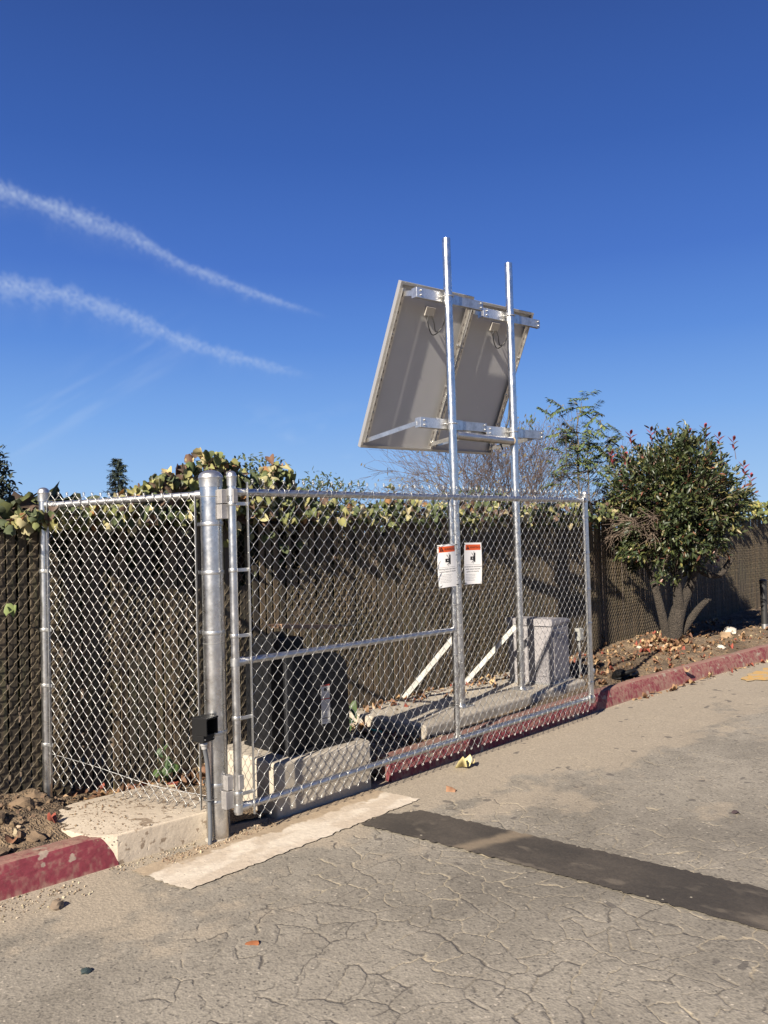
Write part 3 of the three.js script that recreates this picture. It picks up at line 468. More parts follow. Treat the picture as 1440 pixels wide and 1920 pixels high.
// ---------------------------------------------------------------- warning signs
function canvasTex(w, h, draw) { const c = document.createElement('canvas'); c.width = w; c.height = h; const x = c.getContext('2d'); draw(x, w, h); const t = new THREE.CanvasTexture(c); t.colorSpace = THREE.SRGBColorSpace; t.magFilter = THREE.LinearFilter; return t; }
function drawSign(head, big, small) {
  return canvasTex(384, 616, (x, w, h) => {
    x.fillStyle = '#eceae6'; x.fillRect(0, 0, w, h);
    x.fillStyle = '#d8561c'; x.fillRect(22, 26, w - 44, 84);
    x.fillStyle = '#151515'; x.beginPath(); x.moveTo(36, 98); x.lineTo(76, 36); x.lineTo(116, 98); x.fill(); x.fillStyle = '#d8561c'; x.fillRect(72, 58, 8, 22); x.fillRect(72, 84, 8, 8);
    x.fillStyle = '#151515'; x.font = `bold ${head.length > 8 ? 37 : 52}px sans-serif`; x.textAlign = 'left'; x.fillText(head, 122, head.length > 8 ? 82 : 87);
    // a hand caught between a post and a moving bar
    x.fillStyle = '#151515'; x.fillRect(224, 150, 26, 140); x.fillRect(142, 205, 70, 52); x.beginPath(); x.moveTo(206, 205); x.lineTo(226, 190); x.lineTo(226, 272); x.lineTo(206, 257); x.fill();
    x.fillStyle = '#eceae6'; x.beginPath(); x.arc(190, 230, 9, 0, 7); x.fill();
    x.strokeStyle = '#151515'; x.lineWidth = 9; for (const [a, b, c, d] of [[168, 148, 216, 204], [216, 128, 222, 190], [174, 300, 210, 262], [204, 312, 216, 266]]) { x.beginPath(); x.moveTo(a, b); x.lineTo(c, d); x.stroke(); }
    x.fillStyle = '#3a3a3a'; x.fillRect(30, 326, w - 60, 3);
    x.fillStyle = '#191919'; x.textAlign = 'center'; x.font = 'bold 30px sans-serif'; big.forEach((t, i) => x.fillText(t, w / 2, 366 + i * 36));
    x.textAlign = 'left'; x.font = '17px sans-serif'; small.forEach((t, i) => x.fillText(t, 34, 366 + big.length * 36 + 2 + i * 22));
  });
}
function sign(x, y, tilt, bend, tx, label, edge) {
  const s = thing('warning_sign', label, 'sign', [0, 0, 0], 0, 'warning signs on the gate');
  const w = 0.192, h = 0.305, g = new THREE.PlaneGeometry(w, h, 10, 10), p = g.attributes.position; const shape = (X, Y) => bend * (Math.cos(X / w * 2.6) - 1) + 0.006 * Math.sin(Y * 9 + X * 14);
  for (let i = 0; i < p.count; i++) p.setZ(i, shape(p.getX(i), p.getY(i)) + 0.0012); g.computeVertexNormals();
  const bk = new THREE.PlaneGeometry(w, h, 10, 10), q = bk.attributes.position; for (let i = 0; i < q.count; i++) q.setZ(i, shape(q.getX(i), q.getY(i)) - 0.0012); bk.computeVertexNormals();
  gate.updateMatrixWorld(); s.position.copy(gate.localToWorld(V(x, y, 0.044))); s.rotation.set(0, gate.rotation.y, 0); s.rotateZ(tilt);
  part('printed_face', g, std({ map: tx, roughness: 0.5 }), s);
  part('plate', [bk, box(w, 0.0024, 0.0022, 0, h / 2, shape(0, h / 2), 0.0005), box(w, 0.0024, 0.0022, 0, -h / 2, shape(0, -h / 2), 0.0005)], plain(0.7, 0.7, 0.69, 0.5), s);
  for (const [a, b] of [[-1, 1], [1, 1], [-1, -1], [1, -1]]) part('wire_tie', curve([V(a * (w / 2 - 0.014), b * (h / 2 - 0.011), 0.004), V(a * (w / 2 + 0.004), b * (h / 2 - 0.010), 0.006), V(a * (w / 2 + 0.020), b * (h / 2 - 0.006), -0.008), V(a * (w / 2 - 0.004), b * (h / 2 - 0.008), -0.02)], 0.0025, 12, 5), blackMat, s);
}
sign(1.815, 1.455, 0.035, 0.012, drawSign('WARNING', ['Moving Gate Can Cause', 'Serious Injury Or Death'], ['Operate gate only when gate area', 'is in sight and free of people', 'and obstructions. Do not allow', 'children to play in gate area.', 'Do not stand in gate path while', 'gate is moving. Read manual.']), 'white warning sign in English with orange WARNING header, wired to the gate');
sign(2.095, 1.460, -0.015, -0.009, drawSign('ADVERTENCIA', ['Una barrera en movimiento', 'puede causar lesiones', 'graves o la muerte'], ['Opere la barrera solo cuando el', 'area este a la vista y libre de', 'personas. No permita que los', 'ninos jueguen en el area.', 'Lea el manual de seguridad.']), 'white warning sign in Spanish with orange ADVERTENCIA header, wired to the gate');

// ---------------------------------------------------------------- solar poles and panels
const POLES = [2.862, 3.81], PZ = -0.45;
const PANELS = [{ c: V(3.03, 3.195, -0.98), x: 2.862 }, { c: V(3.99, 3.21, -0.94), x: 3.81 }], PYAW = rad(-9), PTILT = rad(25.4), PW = 0.88, PH = 1.52;
const solarArray = thing('solar_array', 'two tall braced galvanized poles on the concrete pad carrying two tilted solar panels', 'solar array', [3.336, 0.2, PZ]);
{
  const m = solarArray;
  const O = V(3.336, 0.2, PZ), at = (x, y, z) => V(x, y, z).sub(O);
  POLES.forEach((x, i) => {
    const lean = i ? 0 : -0.012;
    part('pole', pipe(at(x - lean, 0.1, PZ), at(x + lean, 4.25, PZ), 0.0365, 32), galv, m);
    part('base_plate', box(0.17, 0.014, 0.17, x - O.x, 0.212 - O.y, 0, 0.003), galvDull, m);
    for (const y of [3.745, 2.635]) part('u_bolt', [new THREE.TorusGeometry(0.0425, 0.005, 8, 24, Math.PI).rotateX(Math.PI / 2).translate(x - O.x, y - O.y, 0), pipe(at(x - 0.0425, y, PZ), at(x - 0.0425, y, PZ - 0.09), 0.005, 8), pipe(at(x + 0.0425, y, PZ), at(x + 0.0425, y, PZ - 0.09), 0.005, 8)], boltMat, m);
  });
  part('crossbar', pipe(at(POLES[0] + 0.03, 2.538, PZ), at(POLES[1] - 0.03, 2.545, PZ), 0.0365, 28), galvDull, m);
  part('weld', [new THREE.TorusGeometry(0.037, 0.006, 8, 24).rotateY(Math.PI / 2).translate(POLES[1] - 0.034 - O.x, 2.545 - O.y, 0)], plain(0.36, 0.28, 0.19, 0.7, 0.3), m);
  const braceMat = std({ map: galvMap, color: L3(0.86, 0.85, 0.80), roughness: 0.55, metalness: 0.3 });
  for (const [x, fx] of [[POLES[0], 2.79], [POLES[1], 3.70]]) {
    const a = at(fx, 0.215, -1.04), b = at(x - 0.02, 0.80, PZ - 0.03), d = b.clone().sub(a), l = d.length();
    const g = mg([box(0.004, l, 0.048, 0, l / 2, 0, 0.001), box(0.048, l, 0.004, 0.024, l / 2, -0.022, 0.001)]); g.applyQuaternion(new THREE.Quaternion().setFromUnitVectors(V(0, 1, 0), d.normalize())); g.translate(a.x, a.y, a.z);
    part('brace', g, braceMat, m);
    part('foot_bracket', box(0.07, 0.01, 0.07, a.x, 0.012, a.z, 0.002), galvDull, m);
  }
  // two channel rails per panel, clamped behind the pole
  PANELS.forEach((P, i) => {
    for (const y of [3.745, 2.635]) {
      const g = [], X = (x, yy, z) => V(x, 0, z).applyAxisAngle(V(0, 1, 0), PYAW).add(V(P.c.x, yy, PZ - 0.062 + 0.122 * (P.c.x - P.x))).sub(O), q = new THREE.Quaternion().setFromAxisAngle(V(0, 1, 0), PYAW);
      const bx = (w, h, d, x, yy, z) => { const b = box(w, h, d, 0, 0, 0, 0.0015).applyQuaternion(q), c = X(x + sx, y + yy, z); return b.translate(c.x, c.y, c.z); };
      const w = 0.80, sx = -0.085;
      part('rail', [bx(w * 0.62, 0.088, 0.003, -w * 0.19, 0, 0.02), bx(w * 0.62, 0.003, 0.042, -w * 0.19, 0.0425, 0), bx(w * 0.62, 0.003, 0.042, -w * 0.19, -0.0425, 0)], alum, m);
      part('rail', [bx(w * 0.42, 0.080, 0.003, w * 0.29, 0, 0.016), bx(w * 0.42, 0.003, 0.036, w * 0.29, 0.0385, -0.003), bx(w * 0.42, 0.003, 0.036, w * 0.29, -0.0385, -0.003)], galvDull, m);
      part('end_plate', bx(0.004, 0.084, 0.07, -w / 2, 0, -0.012), alum, m);
      part('end_plate', bx(0.004, 0.078, 0.05, w / 2, 0, -0.01), galvDull, m);
      for (const xx of [-w / 2 + 0.045, w / 2 - 0.03]) for (const yy of [-0.02, 0.02]) { const c = X(xx + sx, y + yy, 0.026); part('bolt', new THREE.CylinderGeometry(0.0085, 0.0085, 0.014, 6).rotateX(Math.PI / 2).translate(c.x, c.y, c.z), boltMat, m); }
    }
  });
}
const cellMat = plain(0.012, 0.02, 0.055, 0.2), slotMat = plain(0.06, 0.058, 0.055, 0.7);
PANELS.forEach((P, i) => {
  const o = new THREE.Group(); o.name = 'solar_panel'; o.userData.label = i ? 'tilted panel clamped to the pole with the brown weld' : 'tilted panel clamped to the pole without the brown weld'; o.position.set(P.c.x - 3.336, P.c.y - 0.2, P.c.z - PZ); solarArray.add(o);
  // local: x across, y up the slope, z out of the back
  o.quaternion.setFromEuler(new THREE.Euler(PTILT, PYAW, 0, 'YXZ'));
  const w = PW / 2, h = PH / 2, d = 0.04, t = 0.0022, f = 0.024;
  const back = std({ map: sized(tex(256, 256, (u, v) => { const n = fbm(u * 5, v * 5, 4, 5, 5), s = vn(u * 90, v * 6, 9) > 0.985 ? 0.06 : 0; const k = 0.47 + 0.05 * (n - 0.5) + s; return [k, k * 0.99, k * 0.985]; }), 1.6), roughness: 0.5 });
  part('frame', [box(PW, d, t * 2, 0, 0, 0, 0.001).rotateX(Math.PI / 2).translate(0, h, 0), box(PW, d, t * 2, 0, 0, 0, 0.001).rotateX(Math.PI / 2).translate(0, -h, 0), box(t * 2, PH, d, -w, 0, 0, 0.001), box(t * 2, PH, d, w, 0, 0, 0.001),
    box(PW, f, t, 0, h - f / 2, d / 2, 0.0008), box(PW, f, t, 0, -h + f / 2, d / 2, 0.0008), box(f, PH - 2 * f, t, -w + f / 2, 0, d / 2, 0.0008), box(f, PH - 2 * f, t, w - f / 2, 0, d / 2, 0.0008)], std({ color: L3(0.42, 0.41, 0.395), roughness: 0.5, metalness: 0.7 }), o);
  part('back_sheet', box(PW - 0.006, PH - 0.006, 0.004, 0, 0, -d / 2 + 0.006, 0.0005), back, o);
  part('glass_front', box(PW - 0.02, PH - 0.02, 0.003, 0, 0, -d / 2 - 0.0005, 0.0005), std({ color: L3(0.008, 0.012, 0.03), roughness: 0.08 }), o);
  for (let a = 0; a < 6; a++) for (let b = 0; b < 10; b++) part('cell', box(0.137, 0.141, 0.001, (a - 2.5) * 0.145, (b - 4.5) * 0.148, -0.0026, 0.0004, 1), cellMat, o).position.z = -d / 2 + 0.0004;
  part('junction_box', box(0.11, 0.085, 0.02, -0.02, h - 0.21, -0.004, 0.004), plain(0.30, 0.28, 0.26, 0.6), o, 'grey junction box under the top edge');
  part('cable', curve([V(-0.04, h - 0.24, 0.012), V(-0.05, h - 0.30, 0.04), V(0.02, h - 0.40, 0.07), V(0.09, h - 0.33, 0.08), V(0.08, h - 0.16, 0.09), V(0.04, h - 0.06, 0.07)], 0.0045, 40, 8), cableMat, o);
  part('cable', curve([V(0.0, h - 0.24, 0.012), V(0.02, h - 0.29, 0.04), V(0.06, h - 0.37, 0.06), V(0.11, h - 0.30, 0.07), V(0.10, h - 0.14, 0.08), V(0.08, h - 0.06, 0.07)], 0.0045, 40, 8), cableMat, o);
  // slotted angle up each side
  for (const s of [-1, 1]) {
    const x = s * (w - 0.045), L = PH * 0.93; part('side_rail', [box(0.046, L, 0.0025, x, 0, d / 2 + 0.0035, 0.0006), box(0.0025, L, s < 0 ? 0.016 : 0.012, x + s * 0.022, 0, d / 2 + 0.011, 0.0006)], alum, o);
    for (let k = 0; k < 18; k++) part('slot', box(0.007, 0.026, 0.002, x, -L / 2 + 0.06 + k * (L - 0.12) / 17, d / 2 + 0.0045, 0.0005, 1), slotMat, o);
    for (const y of [-0.42, -0.1, 0.3]) part('bolt', new THREE.CylinderGeometry(0.009, 0.009, 0.016, 6).rotateX(Math.PI / 2).translate(x, y, d / 2 + 0.011), boltMat, o);
  }
  // struts from the lower corners out to the lower rail, brackets at the upper rail
  solarArray.updateMatrixWorld(true); const inv = o.matrixWorld.clone().invert();
  for (const s of [-1, 1]) {
    const a = V(s * (w - 0.045), -h + 0.075, d / 2 + 0.012), end = (y, x) => V(x, 0, 0).applyAxisAngle(V(0, 1, 0), PYAW).add(V(P.c.x, y, PZ - 0.085 + 0.122 * (P.c.x - P.x))).applyMatrix4(inv);
    const strut = (p, q, wd) => { const dd = q.clone().sub(p), l = dd.length(); const g = mg([box(0.003, l, wd, 0, l / 2, 0, 0.0008), box(wd * 0.8, l, 0.003, wd * 0.4, l / 2, -wd / 2, 0.0008)]); g.applyQuaternion(new THREE.Quaternion().setFromUnitVectors(V(0, 1, 0), dd.normalize())); return g.translate(p.x, p.y, p.z); };
    part('strut', strut(a, end(2.63, s * 0.40 - 0.085), 0.038), alum, o);
    part('bracket', strut(V(s * (w - 0.045), h - 0.10, d / 2 + 0.01), end(3.745, s * 0.39 - 0.085), 0.045), alum, o);
  }
});
{
  const c = thing('cable', 'black cable looping from one solar pole to the other above the crossbar', 'cable');
  part('wire', curve([V(2.905, 3.2, -0.50), V(2.91, 2.9, -0.505), V(2.93, 2.75, -0.52), V(3.05, 2.665, -0.55), V(3.25, 2.65, -0.56), V(3.45, 2.62, -0.56), V(3.62, 2.60, -0.55), V(3.77, 2.68, -0.51), V(3.83, 2.9, -0.50), V(3.845, 3.2, -0.5)], 0.0085, 60, 8), cableMat, c);
  part('drop_wire', curve([V(3.63, 2.60, -0.55), V(3.66, 2.53, -0.51), V(3.66, 2.49, -0.49), V(3.63, 2.46, -0.46)], 0.007, 16, 8), cableMat, c);
}

// ---------------------------------------------------------------- gate motor, cabinet and things on the ground inside
{
  const o = thing('gate_motor', 'dark grey gate motor housing with a rounded cover, standing on the concrete block', 'gate motor', [0.835, 0.33, -0.24], -0.06);
  const grey = new THREE.MeshPhysicalMaterial({ color: L3(0.009, 0.0095, 0.011), roughness: 0.5, specularIntensity: 0.35, bumpMap: concBump, bumpScale: 0.0015, side: THREE.DoubleSide });
  const s = new THREE.Shape(); const w = 0.245, hh = 0.47; s.moveTo(-w, 0); s.lineTo(w + 0.012, 0); s.lineTo(w, hh); s.bezierCurveTo(w - 0.01, hh + 0.09, w - 0.13, hh + 0.125, 0, hh + 0.13); s.lineTo(-w, hh + 0.12); s.lineTo(-w, 0);
  part('housing', boxUV(toCreasedNormals(new THREE.ExtrudeGeometry(s, { depth: 0.42, bevelEnabled: true, bevelSize: 0.012, bevelThickness: 0.012, bevelSegments: 3, curveSegments: 12 }).translate(0, 0.012, -0.22), 0.5)), grey, o);
  part('base_flange', box(0.53, 0.022, 0.49, 0.004, 0.012, -0.01, 0.004), grey, o);
  part('corner_trim', box(0.012, 0.55, 0.014, -w - 0.006, 0.29, 0.205, 0.003), plain(0.025, 0.026, 0.029, 0.5), o);
  part('front_rib', box(0.014, 0.55, 0.008, -0.10, 0.29, 0.214, 0.003), grey, o);
  part('top_box', box(0.20, 0.10, 0.30, -0.12, 0.66, -0.05, 0.01), grey, o);
  const lab = canvasTex(128, 420, (x, W, H) => { x.fillStyle = '#b9b7b2'; x.fillRect(0, 0, W, H); x.fillStyle = '#a3311f'; x.fillRect(0, 0, W, 16); x.fillRect(0, 148, W, 12); x.fillStyle = '#222'; x.beginPath(); x.arc(58, 52, 18, 0, 7); x.fill(); x.fillRect(78, 30, 10, 46); x.fillStyle = '#8a8986'; x.fillRect(0, 92, W, 2); for (let k = 0; k < 22; k++) if (k !== 4 && k !== 14) x.fillRect(10, 98 + k * 14, 60 + (k * 37) % 46, 5); x.fillStyle = '#4b4a47'; x.fillRect(0, 355, W, 8); });
  part('label', boxUV(new THREE.BoxGeometry(0.072, 0.25, 0.002)).translate(0.055, 0.275, 0.2135), plain(0.5, 0.5, 0.5), o);
  const face = new THREE.PlaneGeometry(0.072, 0.25).translate(0.055, 0.275, 0.2162); part('label_print', face, std({ map: lab, roughness: 0.5 }), o);
  part('seam', box(0.49, 0.006, 0.006, 0, 0.475, 0.2135, 0.002), plain(0.01, 0.01, 0.01, 0.6), o);
  part('arm_hub', [pipe(V(-0.16, 0.70, 0.0), V(-0.16, 0.745, 0.0), 0.05, 20)], blackMat, o);
}
{
  const wood = std({ map: sized(tex(128, 512, (u, v) => { const n = fbm(u * 8, v * 3, 4, 5), s = vn(u * 40, v * 4, 6); const c = mix3([0.20, 0.115, 0.07], [0.36, 0.24, 0.15], n); return c.map((q) => q * (0.7 + 0.5 * s)); }), 0.1, 0.6), roughness: 0.85 });
  const b = thing('wooden_board', 'splintered brown wooden board lying across the top of the gate motor', 'board', [1.02, 1.075, -0.32], 0.15);
  part('plank', box(0.66, 0.028, 0.085, 0, 0, 0, 0.003).rotateZ(-0.11), wood, b);
  const r = rng(31), sp = []; for (let i = 0; i < 14; i++) { const y = 0.012 * (r() - 0.5), z = 0.08 * (r() - 0.5); sp.push(pipe(V(-0.32, 0.036 + y, z), V(-0.36 - 0.05 * r(), 0.04 + y + 0.03 * (r() - 0.4), z + 0.02 * (r() - 0.5)), 0.004, 5, 0.001)); }
  part('splinters', sp, wood, b);
  const straw = thing('dry_grass_tuft', 'tuft of straw-coloured dry grass caught at the end of the board', 'dry grass', [1.345, 1.04, -0.33]);
  const st = []; for (let i = 0; i < 60; i++) { const a = r() * 6.28, e = 0.09 * r() + 0.03; st.push(pipe(V(0.02 * (r() - 0.5), 0, 0.02 * (r() - 0.5)), V(Math.cos(a) * e * 1.5, 0.02 + 0.04 * (r() - 0.4), Math.sin(a) * e), 0.0014, 3, 0.0006)); }
  part('blades', st, plain(0.36, 0.29, 0.16, 0.9), straw).userData.kind = 'stuff';
}
{
  const o = thing('equipment_cabinet', 'light grey metal equipment cabinet standing behind the second solar pole', 'cabinet', [4.31, 0.205, -0.565], 0.13);
  const lav = std({ color: L3(0.25, 0.238, 0.245), roughness: 0.5, metalness: 0.1, bumpMap: concBump, bumpScale: 0.0006 });
  part('body', box(0.40, 0.56, 0.46, 0, 0.29, 0, 0.008), lav, o);
  const s = new THREE.Shape(); s.moveTo(-0.215, 0); s.lineTo(0.215, 0); s.lineTo(0.215, 0.02); s.bezierCurveTo(0.15, 0.05, -0.1, 0.062, -0.215, 0.055); s.lineTo(-0.215, 0);
  part('lid', boxUV(toCreasedNormals(new THREE.ExtrudeGeometry(s, { depth: 0.48, bevelEnabled: true, bevelSize: 0.005, bevelThickness: 0.005, bevelSegments: 2 }).translate(0, 0.57, -0.24), 0.5)), lav, o);
  const door = part('door', box(0.35, 0.48, 0.012, 0.005, 0.29, 0.237, 0.004), lav, o); part('latch', [box(0.085, 0.014, 0.02, -0.02, 0.475, 0.25, 0.004), box(0.02, 0.05, 0.018, -0.055, 0.46, 0.25, 0.004)], boltMat, door);
  part('side_panel', box(0.01, 0.44, 0.15, -0.204, 0.30, 0.09, 0.003), lav, o);
  part('side_panel', box(0.01, 0.44, 0.15, -0.204, 0.30, -0.10, 0.003), lav, o);
  part('knockout', new THREE.CylinderGeometry(0.012, 0.012, 0.008, 14).rotateZ(Math.PI / 2).translate(-0.21, 0.13, 0.06), blackMat, o);
  part('skid', box(0.46, 0.025, 0.50, 0, 0.004, 0, 0.004), galvDull, o);
  const j = thing('outlet_box', 'small pale grey outlet box on a short conduit beside the equipment cabinet', 'electrical box', [4.86, 0.1, -0.42]);
  part('conduit', pipe(V(0, 0, 0), V(0, 0.46, 0), 0.012, 14), plain(0.2, 0.2, 0.195, 0.5), j); part('box', box(0.085, 0.13, 0.055, 0, 0.51, 0, 0.008), plain(0.25, 0.25, 0.23, 0.55), j); part('cover', box(0.074, 0.115, 0.006, 0, 0.51, 0.030, 0.003), plain(0.28, 0.28, 0.255, 0.5), j);
  const cc = thing('conduit_elbow', 'grey conduit elbow rising from the soil by the end of the gate', 'conduit', [4.72, 0.1, -0.2]);
  part('pipe', curve([V(-0.16, 0.02, 0.05), V(-0.08, 0.05, 0.02), V(-0.02, 0.10, 0), V(0, 0.2, 0)], 0.016, 16, 10), plain(0.38, 0.38, 0.37, 0.5), cc); part('coupling', ring(0.017, 0.04, 0.17, 0.005, 12), galvDull, cc);
}
single('pipe_offcut', pipe(V(2.04, 0.125, -0.74), V(2.02, 0.125, -0.60), 0.009, 12), plain(0.04, 0.36, 0.28, 0.5), 'short teal plastic pipe piece lying on the gravel by the concrete pad', 'pipe');
{
  const o = thing('marker_post', 'short dark post with a grey foot standing in the soil beyond the tree', 'post', [9.42, 0.16, -0.06]);
  part('upper_tube', pipe(V(0, 0.14, 0), V(0, 0.74, 0), 0.045, 16), plain(0.02, 0.02, 0.02, 0.5), o); part('foot', [pipe(V(0, -0.1, 0), V(0, 0.14, 0), 0.047, 16)], galvDull, o); part('cap', dome(0.045, 0.74, 0.02, 16), plain(0.02, 0.02, 0.02, 0.5), o);
  part('back_channel', box(0.04, 0.78, 0.02, 0.06, 0.36, -0.02, 0.003), galvDull, o);
  const v = thing('valve_cover', 'black plastic valve cover half buried in the soil behind the red kerb', 'valve cover', [5.1, 0.15, -0.05]);
  part('rim', new THREE.TorusGeometry(0.10, 0.022, 10, 24).rotateX(1.2).translate(0, 0.06, 0), blackMat, v); part('bowl', new THREE.SphereGeometry(0.10, 20, 10, 0, 6.3, 0, 1.5).rotateX(-0.3).translate(0, 0.0, -0.04), blackMat, v); part('spout', pipe(V(0.08, 0.02, 0.02), V(0.26, 0.03, 0.0), 0.03, 12), blackMat, v);
}

// ---------------------------------------------------------------- leaves
function fan(outline, cupx, cupy) { // a leaf as a fan round its middle, folded along the rib and curled to the tip
  const pos = [], idx = [], uv = []; const put = (x, y) => { pos.push(x, y, cupx * x * x * 4 - cupy * y * y); uv.push(x + 0.5, y); };
  put(0, 0.45); for (const [x, y] of outline) put(x, y); const n = outline.length; for (let i = 1; i <= n; i++) idx.push(0, i, i % n + 1);
  const g = new THREE.BufferGeometry(); g.setAttribute('position', new THREE.Float32BufferAttribute(pos, 3)); g.setAttribute('uv', new THREE.Float32BufferAttribute(uv, 2)); g.setIndex(idx); g.computeVertexNormals(); return g;
}
const heart = [[0, 0.06], [0.2, -0.06], [0.42, 0.04], [0.5, 0.3], [0.36, 0.62], [0.14, 0.84], [0, 1], [-0.14, 0.84], [-0.36, 0.62], [-0.5, 0.3], [-0.42, 0.04], [-0.2, -0.06]];
const hearts = [[0.55, 0.30], [-0.45, 0.5], [0.85, 0.55], [0.35, -0.4], [-0.8, 0.35]].map(([a, b]) => fan(heart, a, b));
const lance = [[0, 0], [0.13, 0.2], [0.18, 0.45], [0.12, 0.75], [0, 1], [-0.12, 0.75], [-0.18, 0.45], [-0.13, 0.2]];
const lances = [[0.6, 0.15], [0.9, 0.3], [0.4, -0.1]].map(([a, b]) => fan(lance, a, b));
const slim = [fan([[0, 0], [0.16, 0.4], [0, 1], [-0.16, 0.4]], 0.5, 0.2)];
function leafMesh(list) { // list of { g, m: Matrix4, c: [r,g,b] } as one geometry with a colour per leaf
  let nv = 0, ni = 0; for (const l of list) { nv += l.g.attributes.position.count; ni += l.g.index.count; }
  const pos = new Float32Array(nv * 3), nor = new Float32Array(nv * 3), col = new Float32Array(nv * 3), idx = new Uint32Array(ni), p = V(), q = V(), nm = new THREE.Matrix3(); let o = 0, k = 0;
  for (const l of list) { const P = l.g.attributes.position, N = l.g.attributes.normal; nm.getNormalMatrix(l.m); for (let i = 0; i < l.g.index.count; i++) idx[k++] = l.g.index.array[i] + o; for (let i = 0; i < P.count; i++, o++) { p.fromBufferAttribute(P, i).applyMatrix4(l.m); q.fromBufferAttribute(N, i).applyMatrix3(nm).normalize(); pos.set([p.x, p.y, p.z], o * 3); nor.set([q.x, q.y, q.z], o * 3); col.set(l.c, o * 3); } }
  const g = new THREE.BufferGeometry(); g.setAttribute('position', new THREE.BufferAttribute(pos, 3)); g.setAttribute('normal', new THREE.BufferAttribute(nor, 3)); g.setAttribute('color', new THREE.BufferAttribute(col, 3)); g.setIndex(new THREE.BufferAttribute(idx, 1)); return g;
}
const leafMat = (rough, through) => new THREE.MeshPhysicalMaterial({ color: L3(DEPTH, DEPTH, DEPTH), vertexColors: true, roughness: rough, transmission: through, thickness: 0, side: THREE.DoubleSide });
const thinLeaf = leafMat(0.85, 0.35), glossLeaf = std({ vertexColors: true, roughness: 0.46 }), dullLeaf = std({ vertexColors: true, roughness: 0.8 });
function place(p, dir, facing, size, roll) { // leaf tip along dir, upper side turned to facing
  const y = dir.clone().normalize(), x = y.clone().cross(facing).normalize(), z = x.clone().cross(y); const m = new THREE.Matrix4().makeBasis(x, y, z); if (roll) m.multiply(new THREE.Matrix4().makeRotationY(roll)); m.scale(V(size, size, size)); m.setPosition(p); return m;
}
const jit = (r, a) => V((r() - 0.5) * a, (r() - 0.5) * a, (r() - 0.5) * a);
const tint = (c, r, a = 0.35) => { const k = 1 - a / 2 + a * r(); return [c[0] * k, c[1] * k * (0.94 + 0.12 * r()), c[2] * k]; };
const pick = (r, list) => { let s = 0; for (const [w] of list) s += w; let t = r() * s; for (const [w, c] of list) if ((t -= w) <= 0) return c; return list[0][1]; };
function limbs(segs, sides = 6) { return mg(segs.map(([a, b, ra, rb]) => pipe(a, b, ra, sides, rb, false))); }
function sweep(pts, radii, sides = 12) { // one continuous bark-covered limb through the given points
  const c = new THREE.CatmullRomCurve3(pts), n = pts.length * 6, fr = c.computeFrenetFrames(n), pos = [], uv = [], idx = [], l = c.getLength();
  for (let i = 0; i <= n; i++) { const t = i / n, p = c.getPoint(t), k = t * (radii.length - 1), j = Math.min(radii.length - 2, Math.floor(k)), ra = mix(radii[j], radii[j + 1], k - j); for (let m = 0; m <= sides; m++) { const a = m / sides * 6.2832, w = ra * (1 + 0.10 * (vn(Math.cos(a) * 2 + 9, Math.sin(a) * 2 + t * 7, 5) - 0.5)), q = p.clone().addScaledVector(fr.normals[i], Math.cos(a) * w).addScaledVector(fr.binormals[i], Math.sin(a) * w); pos.push(q.x, q.y, q.z); uv.push(m / sides * 6.28 * ra, t * l); } }
  for (let i = 0; i < n; i++) for (let m = 0; m < sides; m++) { const a = i * (sides + 1) + m, b = a + sides + 1; idx.push(a, a + 1, b, b, a + 1, b + 1); }
  const e = pos.length / 3, p = c.getPoint(1); pos.push(p.x, p.y, p.z); uv.push(0, l); for (let m = 0; m < sides; m++) idx.push(n * (sides + 1) + m, n * (sides + 1) + m + 1, e);
  const g = new THREE.BufferGeometry(); g.setAttribute('position', new THREE.Float32BufferAttribute(pos, 3)); g.setAttribute('uv', new THREE.Float32BufferAttribute(uv, 2)); g.setIndex(idx); g.computeVertexNormals(); return g;
}
function branchTo(segs, a, b, ra, rb, n, wob, r) { let p = a.clone(); for (let i = 1; i <= n; i++) { const t = i / n, q = a.clone().lerp(b, t); if (i < n) q.add(jit(r, wob)); segs.push([p, q, mix(ra, rb, (i - 1) / n), mix(ra, rb, t)]); p = q; } }

